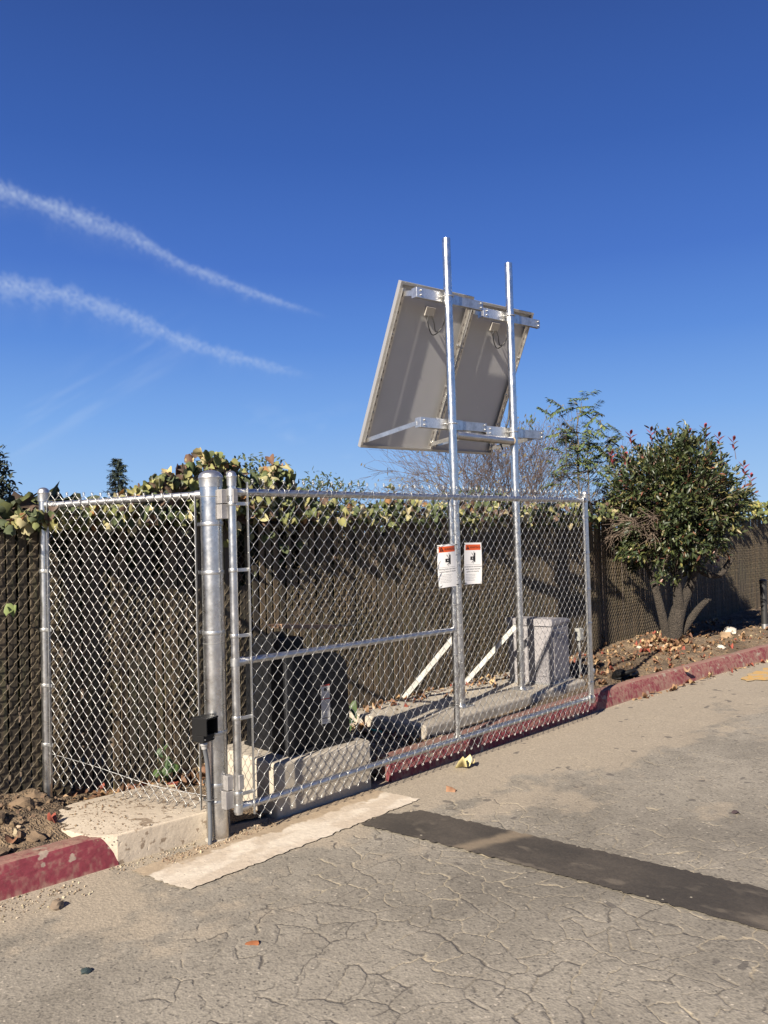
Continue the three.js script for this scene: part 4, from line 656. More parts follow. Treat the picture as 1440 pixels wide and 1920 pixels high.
// ---------------------------------------------------------------- vines along the top of the slatted fence
{
  const v = thing('climbing_vine', 'climbing vine with heart-shaped yellow and green leaves along the top of the slatted fence', 'vine', [0, 0, FZ]);
  const r = rng(404), topY = [[-2.2, 1.82], [-0.9, 1.86], [-0.55, 1.90], [-0.3, 1.93], [0, 1.96], [0.15, 2.04], [0.38, 2.15], [0.62, 2.25], [0.72, 2.33], [0.85, 2.33], [1.05, 2.24], [1.2, 2.12], [1.4, 2.30], [1.55, 2.22], [1.7, 2.06], [2.2, 1.99], [2.6, 1.99], [2.75, 2.17], [2.9, 2.02], [4.2, 2.0], [4.6, 2.13], [5, 2.0], [6, 2.04], [7.4, 2.05], [9, 2.04], [11, 2.10], [14, 2.14]];
  const far = [], near = [];
  const colors = [[1.7, [0.42, 0.37, 0.19]], [2.0, [0.29, 0.27, 0.09]], [2.8, [0.155, 0.175, 0.045]], [3.4, [0.06, 0.085, 0.02]], [1.8, [0.10, 0.055, 0.03]], [0.4, [0.30, 0.14, 0.04]]];
  const leaf = (x, y, z, size, cs) => {
    const dir = V((r() - 0.5) * 1.1, -0.75 + (r() - 0.5) * 1.2, 0.35 + (r() - 0.5) * 0.8), face = V(-0.45 + (r() - 0.5) * 1.3, 0.45 + (r() - 0.5), 0.75 + (r() - 0.5)).normalize();
    const c = pick(r, cs); far.push({ g: hearts[Math.floor(r() * 5)], m: place(V(x, y, z - FZ), dir, face, size, (r() - 0.5) * 0.8), c: tint(c, r), d: Math.hypot(x + 2.83, z - 3.92), k: c });
  };
  for (let i = 0; i < 3700; i++) {
    const x = -2.2 + Math.pow(r(), 1.15) * 16, t = lerpTable(topY, x) + 0.02 * (r() - 0.5), lo = 1.81 - 0.10 * r() * r() * r(); if (x > 1.9 && x < 6.8 && r() < 0.35) continue; if (x < -0.62 && r() < (x < -0.85 ? 0.985 : 0.9)) continue;
    const y = mix(lo, t, Math.pow(r(), 0.8)), bulk = y > 1.95 ? 0.16 : 0.24; leaf(x, y, FZ + 0.05 + (r() - 0.4) * bulk, (0.042 + 0.036 * r()) * (y > 2.15 ? 0.85 : 1), x > 8.5 ? [[1.5, [0.34, 0.31, 0.08]], [2, [0.18, 0.2, 0.045]], [2, [0.08, 0.105, 0.025]]] : colors);
  }
  for (const [x0, x1, yb, n] of [[0.95, 1.35, 1.66, 12], [1.45, 1.75, 1.6, 9], [3.0, 6.5, 1.74, 26]]) for (let i = 0; i < n; i++) leaf(mix(x0, x1, r()), mix(yb, 1.85, r()), FZ + 0.03 + 0.05 * r(), 0.05 + 0.025 * r(), colors);
  for (let i = 0; i < 560; i++) { const x = 0.05 + 1.6 * r(), t = lerpTable(topY, x); leaf(x, mix(1.85, t, Math.pow(r(), 0.9)), FZ + 0.04 + (r() - 0.5) * 0.2, 0.05 + 0.035 * r(), colors); }
  for (const [x, y] of [[0.62, 2.31], [0.66, 2.28], [0.72, 2.36], [0.75, 2.33], [0.55, 2.22], [0.90, 2.34], [0.45, 2.19], [1.38, 2.33]]) leaf(x, y, FZ + 0.05, 0.075, [[1, [0.15, 0.07, 0.035]], [0.4, [0.5, 0.42, 0.18]]]);
  leaf(-0.69, 1.34, FZ + 0.09, 0.07, [[1, [0.16, 0.21, 0.055]]]); leaf(-0.67, 1.31, FZ + 0.09, 0.05, [[1, [0.16, 0.21, 0.055]]]);
  far.sort((a, b) => a.d - b.d); const own = far.splice(0, 290);
  const mats = new Map(); // one material per leaf colour
  for (const l of own) { const key = l.k.join(); if (!mats.has(key)) mats.set(key, [0.70, 0.85, 1.0].map((q) => new THREE.MeshPhysicalMaterial({ color: L3(...l.k.map((s) => s * q)), roughness: 0.85, transmission: 0.35, thickness: 0, side: THREE.DoubleSide }))); const m = part('leaf', l.g, mats.get(key)[Math.floor(r() * 3)], v); m.applyMatrix4(l.m); }
  part('foliage', leafMesh(far), thinLeaf, v).userData.kind = 'stuff';
  // woody runners along the top, trailing stems in front of and behind the slats
  const stems = []; let p = V(-2.2, 1.80, 0.03); for (let x = -2.0; x < 14; x += 0.18) { const q = V(x, 1.83 + 0.05 * (r() - 0.5), 0.03 + 0.05 * (r() - 0.5)); stems.push([p, q, 0.007, 0.007]); p = q; }
  for (let i = 0; i < 260; i++) { const x = -0.9 + r() * 10, t = lerpTable(topY, x); branchTo(stems, V(x, 1.82, 0.03), V(x + (r() - 0.5) * 0.3, mix(1.9, t, r()), 0.03 + (r() - 0.5) * 0.12), 0.004, 0.0018, 3, 0.05, r); }
  part('stem', limbs(stems, 5), plain(0.085, 0.055, 0.035, 0.9), v);
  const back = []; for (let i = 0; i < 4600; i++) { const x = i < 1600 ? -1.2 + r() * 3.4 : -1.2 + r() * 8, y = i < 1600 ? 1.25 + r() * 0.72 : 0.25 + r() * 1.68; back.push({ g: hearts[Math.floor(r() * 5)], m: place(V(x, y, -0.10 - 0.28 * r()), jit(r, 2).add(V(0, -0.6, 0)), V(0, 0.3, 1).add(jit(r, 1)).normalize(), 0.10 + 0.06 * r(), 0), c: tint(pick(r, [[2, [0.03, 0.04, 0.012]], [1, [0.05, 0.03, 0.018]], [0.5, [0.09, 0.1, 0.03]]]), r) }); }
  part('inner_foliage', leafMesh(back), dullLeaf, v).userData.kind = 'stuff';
}

// ---------------------------------------------------------------- small evergreen tree beside the gate
const bark = std({ map: sized(tex(256, 256, (u, v) => { const n = fbm(u * 8, v * 4, 4, 3, 8), c = vn(u * 30, v * 14, 5), k = 0.35 + 0.7 * n + 0.6 * c * c; return [0.066 * k, 0.053 * k, 0.041 * k]; }), 0.3), bumpMap: sized(tex(256, 256, (u, v) => fbm(u * 16, v * 16, 4, 9, 16), { srgb: false }), 0.16), bumpScale: 0.05, roughness: 0.95 });
const bareBark = plain(0.135, 0.10, 0.075, 0.9);
{
  const O = V(7.42, 0.2, -0.57), t = thing('evergreen_tree', 'small round evergreen tree with glossy leaves and red young shoots beside the gate', 'tree', [O.x, O.y, O.z]);
  const r = rng(99), ctr = V(7.50, 2.02, -0.49).sub(O), tr = [];
  // the trunk forks in the plane that runs from the fence towards the street: q(a, y, b) is a metres along it, b across
  const q = (a, y, b = 0) => V(a * 0.674 - b * 0.738, y, a * 0.738 + b * 0.674);
  const tw = (pts, radii) => tr.push(sweep(pts.map((p) => q(...p)), radii, 14));
  tw([[0.01, -0.15], [0.03, 0.06], [0.07, 0.28, 0.02], [0.13, 0.46], [0.17, 0.56]], [0.15, 0.115, 0.098, 0.09, 0.05]);
  tw([[0.08, 0.30], [0.11, 0.52, 0.03], [0.10, 0.76, 0.03], [0.06, 1.4, 0.06]], [0.07, 0.066, 0.055, 0.04]);
  tw([[0.10, 0.32], [0.20, 0.56, -0.02], [0.31, 0.80, -0.02], [0.42, 1.4, 0.02]], [0.07, 0.07, 0.058, 0.04]);
  tw([[0.0, -0.05], [-0.05, 0.14, 0.02], [-0.10, 0.36, 0.04], [-0.20, 0.80, 0.05], [-0.36, 1.4, 0.02]], [0.085, 0.062, 0.052, 0.045, 0.035]);
  tw([[0.36, 1.0], [0.48, 0.90, 0.02], [0.64, 0.87, 0.03], [0.82, 1.08, 0.02]], [0.045, 0.048, 0.04, 0.03]);
  part('trunk', tr, bark, t);
  part('limb', [sweep([q(0.06, 0.0, -0.03), q(0.16, 0.14, -0.04), q(0.28, 0.30, -0.05), q(0.40, 0.45, -0.045), q(0.51, 0.55, -0.05)], [0.062, 0.05, 0.045, 0.042, 0.034], 12), sweep([q(0.47, 0.50, -0.05), q(0.53, 0.55, -0.07), q(0.57, 0.545, -0.09)], [0.024, 0.02, 0.014], 8)], bark, t, 'pruned bare limb leaning away from the trunk');
  const twigs = [], leaves = [], R = V(0.98, 0.98, 0.93), side = V(0.674, 0, 0.738);
  const greens = [[2.6, [0.021, 0.032, 0.012]], [3, [0.037, 0.051, 0.017]], [1.5, [0.062, 0.072, 0.022]], [0.7, [0.13, 0.115, 0.04]], [0.3, [0.13, 0.05, 0.03]]];
  for (let i = 0; i < 760; i++) {
    let d; do { d = V(r() * 2 - 1, r() * 2 - 1, r() * 2 - 1); } while (d.lengthSq() > 1 || d.lengthSq() < 0.02); d.normalize();
    const lump = 0.72 + 0.50 * fbm(d.x * 2.9 + 5, d.y * 2.9 + d.z * 2.6, 3, 12), s = lump * Math.pow(0.30 + 0.70 * r(), 0.5);
    const tip = V(d.x * R.x, d.y * R.y, d.z * R.z).multiplyScalar(s).add(ctr), root = ctr.clone().lerp(tip, 0.45).add(jit(r, 0.2)); root.y -= 0.12;
    branchTo(twigs, root, tip, 0.007, 0.0025, 3, 0.05, r);
    const young = d.y > 0.1 && r() < 0.04, e = d.dot(side), dead = e < -0.55 && d.y < -0.16 && d.y > -0.52;
    if (dead && r() < 0.85) { for (let k = 0; k < 12; k++) branchTo(twigs, tip.clone().lerp(root, 0.45 * r()), tip.clone().add(jit(r, 0.34)).addScaledVector(d, 0.05), 0.0045, 0.002, 2, 0.03, r); continue; }
    const n = young ? 9 : 20 + Math.floor(r() * 12);
    for (let k = 0; k < n; k++) { const w = tip.clone().lerp(root, 0.75 * r() * r()).add(jit(r, 0.11)), out = d.clone().multiplyScalar(0.7).add(jit(r, 1.7)).add(V(0, 0.15, 0)), up = V(-0.1, 0.8, 0.3).add(jit(r, 1.2)).normalize(); leaves.push({ g: lances[Math.floor(r() * 3)], m: place(w, out, up, 0.058 + 0.036 * r(), 0), c: tint(pick(r, greens), r, 0.5) }); }
  }
  part('twig', limbs(twigs, 4), bareBark, t).userData.kind = 'stuff';
  part('foliage', leafMesh(leaves), glossLeaf, t).userData.kind = 'stuff';
  // upright young shoots with red leaves, and red leaves low in the crown
  const redMat = [[0.20, 0.035, 0.045], [0.28, 0.055, 0.065], [0.12, 0.03, 0.03], [0.08, 0.05, 0.025]].map(([a, b, c]) => plain(a, b, c, 0.4));
  const cq = (a, y, b = 0) => V(7.53, y, -0.45).add(V(a * 0.674 - b * 0.738, 0, a * 0.738 + b * 0.674)).sub(O);
  const shoot = (a, y, hgt) => { const p1 = cq(a, y, 0.3 * (r() - 0.5)), p0 = p1.clone().add(V(0.04 * (r() - 0.5), -hgt, 0.02)); const s = part('shoot', pipe(p0.clone().add(V(0, -0.12, 0)), p1, 0.004, 5, 0.002), plain(0.10, 0.05, 0.03, 0.8), t); for (let k = 0; k < 7; k++) { const an = k * 2.4, m = part('red_leaf', lances[k % 3], redMat[Math.floor(r() * 4)], s); m.applyMatrix4(place(p1.clone().add(V(0, -0.025 * k, 0)), V(Math.cos(an) * 1.0, 0.8 + 0.4 * r(), Math.sin(an) * 1.0), V(-Math.cos(an), 0.3, -Math.sin(an) + 0.4).normalize(), 0.085 + 0.035 * r(), 0)); } };
  for (const [a, y, hh] of [[-0.54, 2.93, 0.16], [-0.31, 2.95, 0.10], [-0.06, 2.94, 0.12], [0.15, 2.9, 0.1], [0.34, 2.96, 0.18], [0.57, 2.86, 0.12], [0.74, 2.80, 0.14], [0.86, 2.48, 0.14], [0.93, 2.32, 0.16], [-0.82, 2.67, 0.12], [-0.68, 2.62, 0.1]]) shoot(a, y, hh);
  for (const [a, y, b, n] of [[0.05, 1.47, -0.72, 7], [0.22, 1.42, -0.74, 8], [0.42, 1.36, -0.68, 6], [0.62, 1.22, -0.55, 5], [-0.55, 2.45, -0.6, 3], [-0.85, 2.05, -0.4, 3], [-0.40, 2.75, -0.4, 4]]) for (let k = 0; k < n; k++) { const m = part('red_leaf', lances[k % 3], redMat[Math.floor(r() * 3)], t); m.applyMatrix4(place(cq(a, y, b).add(jit(r, 0.13)), V(0.2, 0.2, 0.5).add(jit(r, 1.6)), V(-0.3, 0.5, 0.8).add(jit(r, 0.8)).normalize(), 0.065 + 0.02 * r(), 0)); }
}

// ---------------------------------------------------------------- growth behind the fence
function grow(segs, p, d, len, rad, depth, r, tips, spread, lift) {
  const q = p.clone().addScaledVector(d, len); segs.push([p, q, rad, rad * 0.8]); if (depth === 0) { tips.push([q, d]); return; }
  const n = 2 + (r() < 0.55 ? 1 : 0); for (let i = 0; i < n; i++) grow(segs, q, d.clone().add(jit(r, spread)).add(V(0, lift, 0)).normalize(), len * (0.62 + 0.3 * r()), rad * 0.7, depth - 1, r, tips, spread, lift);
}
{
  const t = thing('bare_shrub', 'wide tangle of leafless reddish-brown twigs behind the solar poles', 'shrub', [8.7, 0.1, -4.0]), r = rng(51), segs = [], tips = [];
  for (let i = 0; i < 19; i++) { const a = r() * 6.28, e = 0.22 + 0.4 * r(); grow(segs, V(0.25 * (r() - 0.5), 0.0, 0.25 * (r() - 0.5)), V(Math.cos(a) * e, 1, Math.sin(a) * e).normalize(), 0.80 + 0.14 * r(), 0.016, 6, r, tips, 1.2, -0.02); }
  part('twig', limbs(segs, 4), plain(0.095, 0.066, 0.056, 0.9), t).userData.kind = 'stuff';
  const lv = []; for (const [q] of tips) if (r() < 0.30) lv.push({ g: slim[0], m: place(q, jit(r, 2), V(0, 0.6, 0.8), 0.05 + 0.03 * r(), 0), c: tint([0.13, 0.10, 0.04], r) }); part('leaf_remnants', leafMesh(lv), dullLeaf, t).userData.kind = 'stuff';
  for (const [x, y, z, tx, ty] of [[0.6, 2.2, 0.2, 1.05, 3.45], [-0.2, 2.3, 0.4, 0.25, 3.55], [0.4, 2.2, 0.3, 0.85, 3.75], [0.9, 2.2, 0.3, 1.5, 3.2]]) { const s = []; branchTo(s, V(x, y, z), V(tx, ty, z + 0.2), 0.007, 0.003, 5, 0.05, r); part('wand', limbs(s, 4), bareBark, t); }
  const wl = []; for (const [x, y] of [[1.05, 3.45], [0.25, 3.55], [0.85, 3.75], [0.15, 3.4]]) for (let k = 0; k < 14; k++) wl.push({ g: slim[0], m: place(V(x, y - 0.1 + 0.2 * (r() - 0.5), 0.5).add(jit(r, 0.2)), V(0, -0.7, 0).add(jit(r, 1.2)), V(-0.3, 0.6, 0.8), 0.07 + 0.03 * r(), 0), c: tint([0.07, 0.09, 0.03], r) }); part('wand_leaf', leafMesh(wl), dullLeaf, t).userData.kind = 'stuff';
  const t2 = thing('bare_shrub', 'leafless brown shrub top showing over the fence beyond the small tree', 'shrub', [17.2, 0.1, -4.4]), s2 = []; for (let i = 0; i < 8; i++) { const a = r() * 6.28; grow(s2, V(0, 0, 0), V(Math.cos(a) * 0.5, 1, Math.sin(a) * 0.5).normalize(), 0.85, 0.02, 4, r, [], 1.0, 0.0); } part('twig', limbs(s2, 4), plain(0.12, 0.07, 0.058, 0.9), t2).userData.kind = 'stuff';
}
{ // slender tree with feathery compound leaves
  const t = thing('feathery_tree', 'slender young tree with feathery green leaves rising behind the fence', 'tree', [8.55, 0.1, -2.4]), r = rng(61), tr = [], lv = [], O = V(8.55, 0.1, -2.4);
  branchTo(tr, V(-0.10, 0, 0), V(-0.08, 2.5, 0.02), 0.022, 0.016, 6, 0.03, r); branchTo(tr, V(-0.08, 2.5, 0.02), V(-0.02, 3.45, 0.0), 0.016, 0.006, 5, 0.05, r); branchTo(tr, V(0.08, 0, 0.1), V(0.12, 2.9, 0.08), 0.018, 0.008, 6, 0.03, r);
  const frond = (p, d, len) => { const q = p.clone().addScaledVector(d, len); q.y -= len * 0.18; branchTo(tr, p, q, 0.003, 0.0015, 3, 0.015, r); const up = V(0, 1, 0.2), sd = d.clone().cross(up).normalize(); for (let k = 1; k <= 9; k++) for (const s of [-1, 1]) { const a = p.clone().lerp(q, k / 9); lv.push({ g: slim[0], m: place(a, sd.clone().multiplyScalar(s).addScaledVector(d, 0.6).add(V(0, -0.35, 0)).add(jit(r, 0.5)), up, 0.075 + 0.03 * r(), (r() - 0.5)), c: tint(pick(r, [[3, [0.065, 0.10, 0.030]], [2, [0.10, 0.13, 0.035]], [1, [0.04, 0.065, 0.02]], [0.4, [0.2, 0.17, 0.05]]]), r, 0.4) }); } };
  const boughs = [[-0.26, 3.38], [-0.02, 3.55], [0.16, 3.4], [-0.2, 3.1], [0.10, 3.05], [0.34, 3.0], [0.46, 2.85], [-0.28, 2.85], [-0.10, 2.8], [0.12, 2.7], [0.30, 2.65], [-0.22, 2.55], [0.02, 2.5], [0.42, 2.6], [0.2, 2.4], [-0.28, 2.4], [0, 2.9], [0.2, 2.85]];
  for (const [x, y] of boughs) { const dx = x * 0.72, dz = x * 0.85 + 0.3 * (r() - 0.5), b = V(dx, y, dz); branchTo(tr, V(x > 0.05 ? 0.1 : -0.06, y - 0.35, 0.03), b, 0.008, 0.004, 3, 0.04, r); for (let k = 0; k < 8; k++) { const a = r() * 6.28; frond(b.clone().add(jit(r, 0.24)), V(Math.cos(a), -0.7 + 1.9 * r(), Math.sin(a)).normalize(), 0.18 + 0.12 * r()); } }
  part('trunk', limbs(tr, 6), plain(0.10, 0.08, 0.06, 0.9), t); part('crown', leafMesh(lv), dullLeaf, t).userData.kind = 'stuff';
}
function bush(name, label, cat, pos, R, n, size, cs, seed, group) {
  const t = thing(name, label, cat, pos, 0, group), r = rng(seed), tr = [], lv = [];
  for (let i = 0; i < n; i++) { let d; do { d = V(r() * 2 - 1, r() * 2 - 1, r() * 2 - 1); } while (d.lengthSq() > 1); const l = d.length(); d.multiplyScalar((0.7 + 0.5 * fbm(d.x * 2 + seed, d.y * 2 + d.z * 2, 2, seed)) * Math.pow(l, -0.35)); const c = V(d.x * R[0], R[3] + d.y * R[1], d.z * R[2]); if (i % 3 === 0) branchTo(tr, V(c.x * 0.25, Math.max(0, c.y - R[1] * 0.9), c.z * 0.25), c, 0.02 * R[1], 0.006 * R[1], 3, 0.15 * R[1], r); for (let k = 0; k < 13; k++) lv.push({ g: lances[k % 3], m: place(c.clone().add(jit(r, R[0] * 0.34)), V(0, 0.3, 0).add(jit(r, 2)), V(-0.3, 0.7, 0.4).add(jit(r, 1)).normalize(), size * (0.7 + 0.6 * r()), 0), c: tint(pick(r, cs), r, 0.5) }); }
  branchTo(tr, V(0, -0.1, 0), V(0, R[3], 0), 0.09 * R[1], 0.04 * R[1], 5, 0.05, r);
  part('trunk', limbs(tr, 6), plain(0.06, 0.045, 0.035, 0.9), t); part('crown', leafMesh(lv), dullLeaf, t).userData.kind = 'stuff';
}
const dusk = [[3, [0.025, 0.040, 0.016]], [2, [0.04, 0.058, 0.022]], [0.6, [0.07, 0.09, 0.03]]];
bush('shrub', 'dark green small-leaved shrub just behind the tallest vine leaves', 'shrub', [2.05, 0.1, -2.25], [0.42, 0.48, 0.4, 1.92], 130, 0.055, dusk, 7);
bush('shrub', 'low dark green shrub behind the vines at the middle of the gate', 'shrub', [3.3, 0.1, -2.5], [0.5, 0.36, 0.4, 1.86], 100, 0.055, dusk, 17);
bush('shrub', 'dark shrub behind the vines between the two solar poles', 'shrub', [6.0, 0.1, -2.6], [0.8, 0.40, 0.5, 1.75], 130, 0.06, dusk, 27);
bush('broadleaf_tree', 'tall dark tree in the far distance beside the black picket fence', 'tree', [6.0, -0.1, -19.9], [1.5, 1.9, 1.3, 3.15], 480, 0.17, [[3, [0.016, 0.024, 0.012]], [1, [0.03, 0.042, 0.018]]], 37);
bush('broadleaf_tree', 'smaller dark tree in front of the tall one in the far distance', 'tree', [7.0, -0.1, -18.4], [0.55, 0.85, 0.5, 2.35], 110, 0.10, [[3, [0.018, 0.028, 0.014]], [1, [0.035, 0.05, 0.02]]], 47);
{ // far conifer
  const t = thing('conifer_tree', 'lone dark conifer far away against the sky', 'tree', [27, -0.6, -48.2]), r = rng(71), tr = [], lv = [];
  branchTo(tr, V(0, 0, 0), V(0.1, 8.15, 0), 0.22, 0.02, 8, 0.06, r);
  for (let y = 3.2; y < 8.1; y += 0.13) { const f = (8.25 - y) / 5, L0 = 0.14 + 1.5 * Math.pow(f, 0.55); const n = 5; for (let k = 0; k < n; k++) { const a = r() * 6.28, L = L0 * (0.35 + 0.85 * r() * r()) * (Math.cos(a) > 0.2 ? 1.12 : 0.85), p = V(0.1 * y / 8, y, 0), q = V(Math.cos(a) * L, y - 0.12 * L + 0.12 * r(), Math.sin(a) * L * 0.9); branchTo(tr, p, q, 0.02, 0.008, 2, 0.03, r); for (let s = 0; s < 26; s++) { const c = p.clone().lerp(q, 0.2 + 0.8 * r()).add(jit(r, 0.16)); lv.push({ g: slim[0], m: place(c, V(Math.cos(a), -0.2, Math.sin(a)).add(jit(r, 1.4)), V(0, 1, 0.2), 0.17 + 0.08 * r(), r()), c: tint([0.020, 0.034, 0.022], r, 0.5) }); } } }
  part('trunk', limbs(tr, 6), plain(0.05, 0.04, 0.035, 0.9), t); part('crown', leafMesh(lv), dullLeaf, t).userData.kind = 'stuff';
}
{ // far iron fence
  const t = thing('picket_fence', 'far black iron picket fence under the distant dark trees', 'fence', [5.4, 0.45, -16.9], -0.42), m = plain(0.01, 0.01, 0.011, 0.6);
  for (let i = 0; i < 44; i++) part('picket', box(0.022, 2.2, 0.022, -1 + i * 0.115, 1.1, 0, 0.003, 1), m, t); for (const y of [1.95, 0.3]) part('rail', box(5.2, 0.035, 0.03, 1.5, y, 0.0265, 0.004, 1), m, t);
}
{ // green weeds
  const weed = (x, z, h, n, size, label, seed) => { const r = rng(seed), y0 = bedY(x, z), t = thing('weed', label, 'plant', [x, y0 - 0.02, z]), s = []; const g = [0, 1].map((k) => plain(k ? 0.03 : 0.045, k ? 0.06 : 0.08, 0.018, 0.6)); for (let i = 0; i < n; i++) { const q = V((r() - 0.5) * 0.2, h * (0.3 + 0.7 * r()), (r() - 0.5) * 0.14); branchTo(s, V(0, 0, 0), q, 0.003, 0.002, 3, 0.02, r); const m = part('leaf', hearts[i % 5], g[i % 2], t); m.applyMatrix4(place(q, V((r() - 0.5), -0.2, 0.5), V(-0.3, 0.8, 0.6).add(jit(r, 0.6)).normalize(), size * (0.8 + 0.4 * r()), 0)); } part('stem', limbs(s, 5), plain(0.06, 0.08, 0.03, 0.8), t); };
  weed(0.30, -1.02, 0.34, 12, 0.055, 'leafy green weed growing behind the side fence panel', 5); weed(1.86, -0.86, 0.2, 4, 0.085, 'two round green leaves sprouting beside the gate motor', 6);
}

// ---------------------------------------------------------------- rocks, clods, gravel and fallen leaves
function stone(r, s, flat = 0.6) { const g = new THREE.IcosahedronGeometry(1, 1), p = g.attributes.position, k = 1 + Math.floor(r() * 900), n = toCreasedNormals; for (let i = 0; i < p.count; i++) { const v = V().fromBufferAttribute(p, i), f = 0.72 + 0.55 * h2(Math.round(v.x * 50) + k, Math.round(v.y * 50) + Math.round(v.z * 50) * 7, k); p.setXYZ(i, v.x * f * s, v.y * f * s * flat, v.z * f * s * (0.7 + 0.3 * ((k % 10) / 10))); } g.rotateY(k); return n(g, 0.7); }
{
  const r = rng(8), list = [], add = (x, z, s, c) => list.push({ g: shapesS[Math.floor(r() * 6)], m: new THREE.Matrix4().compose(V(x, bedY(x, z) + s * 0.12, z), new THREE.Quaternion().setFromEuler(new THREE.Euler(r() * 6, r() * 6, r() * 6)), V(s, s, s)), c });
  const shapesS = [...Array(6)].map(() => { const g = stone(r, 1); const q = g.clone(); q.setIndex([...Array(q.attributes.position.count).keys()]); return q; });
  for (let i = 0; i < 2600; i++) { const left = r() < 0.5, x = left ? -2.4 + 2.0 * r() : 4.6 + 6 * Math.pow(r(), 1.4), z = mix(FZ + 0.05, kerbZ(x) - 0.2, r()); if (x > -0.72 && x < 0.1 && z > -0.75) continue; add(x, z, 0.004 + 0.022 * Math.pow(r(), 4), tint(r() < 0.92 ? [0.135, 0.092, 0.056] : [0.27, 0.21, 0.145], r, 0.5)); }
  for (let i = 0; i < 520; i++) { const x = -0.7 + 0.78 * r(), z = -0.72 + 0.62 * Math.pow(r(), 1.5), s = 0.002 + 0.009 * r() * r() * r(); list.push({ g: shapesS[i % 6], m: new THREE.Matrix4().compose(V(x, 0.154 + s * 0.25, z), new THREE.Quaternion().setFromEuler(new THREE.Euler(r() * 6, r() * 6, r() * 6)), V(s, s, s)), c: tint([0.15, 0.10, 0.062], r, 0.5) }); }
  stuff('soil_clods', leafMesh(list), std({ vertexColors: true, roughness: 1 }), 'loose brown clods and crumbs of soil in the beds', 'soil');
  const gr = []; for (let i = 0; i < 1500; i++) { const x = 1.2 + 1.1 * r(), z = -1.05 + 0.95 * r(); gr.push({ g: shapesS[Math.floor(r() * 6)], m: new THREE.Matrix4().compose(V(x, bedY(x, z) + 0.004, z), new THREE.Quaternion().setFromEuler(new THREE.Euler(r() * 6, r() * 6, r() * 6)), V(1, 1, 1).multiplyScalar(0.006 + 0.009 * r())), c: tint(pick(r, [[3, [0.26, 0.19, 0.12]], [2, [0.36, 0.29, 0.2]], [1, [0.14, 0.1, 0.07]]]), r, 0.4) }); }
  stuff('pea_gravel', leafMesh(gr), std({ vertexColors: true, roughness: 0.95 }), 'brown pea gravel between the gate motor and the concrete pad', 'gravel');
  const kg = []; for (let i = 0; i < 900; i++) { const x = i < 420 ? -1.75 + 0.95 * r() : i < 560 ? -0.62 + 0.5 * r() : 4.3 + 7 * r(), d = i < 420 ? Math.pow(r(), 1.4) * 0.24 : Math.pow(r(), 2) * 0.10, z = kerbZ(x) + 0.012 + d, s = i < 420 ? 0.002 + 0.0065 * r() * r() : 0.002 + 0.006 * r() * r(); kg.push({ g: shapesS[Math.floor(r() * 6)], m: new THREE.Matrix4().compose(V(x, streetY(x) + s * 0.4, z), new THREE.Quaternion().setFromEuler(new THREE.Euler(r() * 6, r() * 6, r() * 6)), V(s, s, s)), c: tint(pick(r, [[2, [0.30, 0.245, 0.17]], [1, [0.40, 0.34, 0.25]], [2, [0.17, 0.125, 0.08]]]), r, 0.3) }); }
  for (let i = 0; i < 420; i++) { const x = -0.4 + 0.75 * r(), z = 0.02 + 0.10 * r(), s = 0.002 + 0.007 * r() * r(); kg.push({ g: shapesS[Math.floor(r() * 6)], m: new THREE.Matrix4().compose(V(x, streetY(x) + 0.007 + s * 0.3, z), new THREE.Quaternion().setFromEuler(new THREE.Euler(r() * 6, r() * 6, r() * 6)), V(s, s, s)), c: tint(pick(r, [[3, [0.2, 0.14, 0.09]], [1, [0.4, 0.32, 0.22]]]), r, 0.4) }); }
  stuff('gutter_grit', leafMesh(kg), std({ vertexColors: true, roughness: 1 }), 'loose grit and crumbs gathered at the foot of the kerbs', 'grit');
  const rock = (x, z, s, c, label, flat) => { const m = single('rock', stone(r, s, flat), std({ color: L3(...c), roughness: 0.95, bumpMap: concBump, bumpScale: 0.004 }), label, 'rock', 'rocks in the soil'); m.position.set(x, bedY(x, z) + s * 0.15, z); m.rotation.y = r() * 6; };
  const brownS = [0.145, 0.10, 0.062];
  rock(-0.72, -0.86, 0.075, brownS, 'brown soil lump against the back corner of the concrete slab'); rock(-0.58, -1.02, 0.05, brownS, 'brown soil lump at the foot of the fence panel post'); rock(-0.95, -0.70, 0.06, brownS, 'brown soil lump in the bed a step away from the slab corner');
  rock(-0.85, -0.42, 0.05, brownS, 'small brown soil lump beside the left edge of the slab'); rock(-1.15, -0.55, 0.07, brownS, 'broad brown soil lump in the open bed'); rock(-1.05, -0.36, 0.045, brownS, 'small brown soil lump behind the painted kerb');
  rock(7.02, -0.66, 0.05, [0.42, 0.37, 0.30], 'largest of the pale stones at the evergreen trunk'); rock(6.92, -0.76, 0.035, [0.42, 0.37, 0.30], 'smallest pale stone near the evergreen trunk, against the fence'); rock(7.1, -0.50, 0.04, [0.4, 0.35, 0.28], 'pale stone among red leaves before the evergreen trunk');
  rock(7.72, -0.62, 0.12, [0.26, 0.25, 0.235], 'big grey boulder in the shade behind the pruned limb', 1.2); rock(8.9, -0.35, 0.12, [0.52, 0.47, 0.40], 'flat pale rock beyond the evergreen tree', 0.4); rock(8.45, -0.25, 0.09, [0.26, 0.18, 0.11], 'brown rock in the soil before the pale flat rock', 0.6); rock(7.35, 0.10, 0.05, [0.55, 0.5, 0.42], 'small white rock behind the dusty red kerb', 0.6);
}
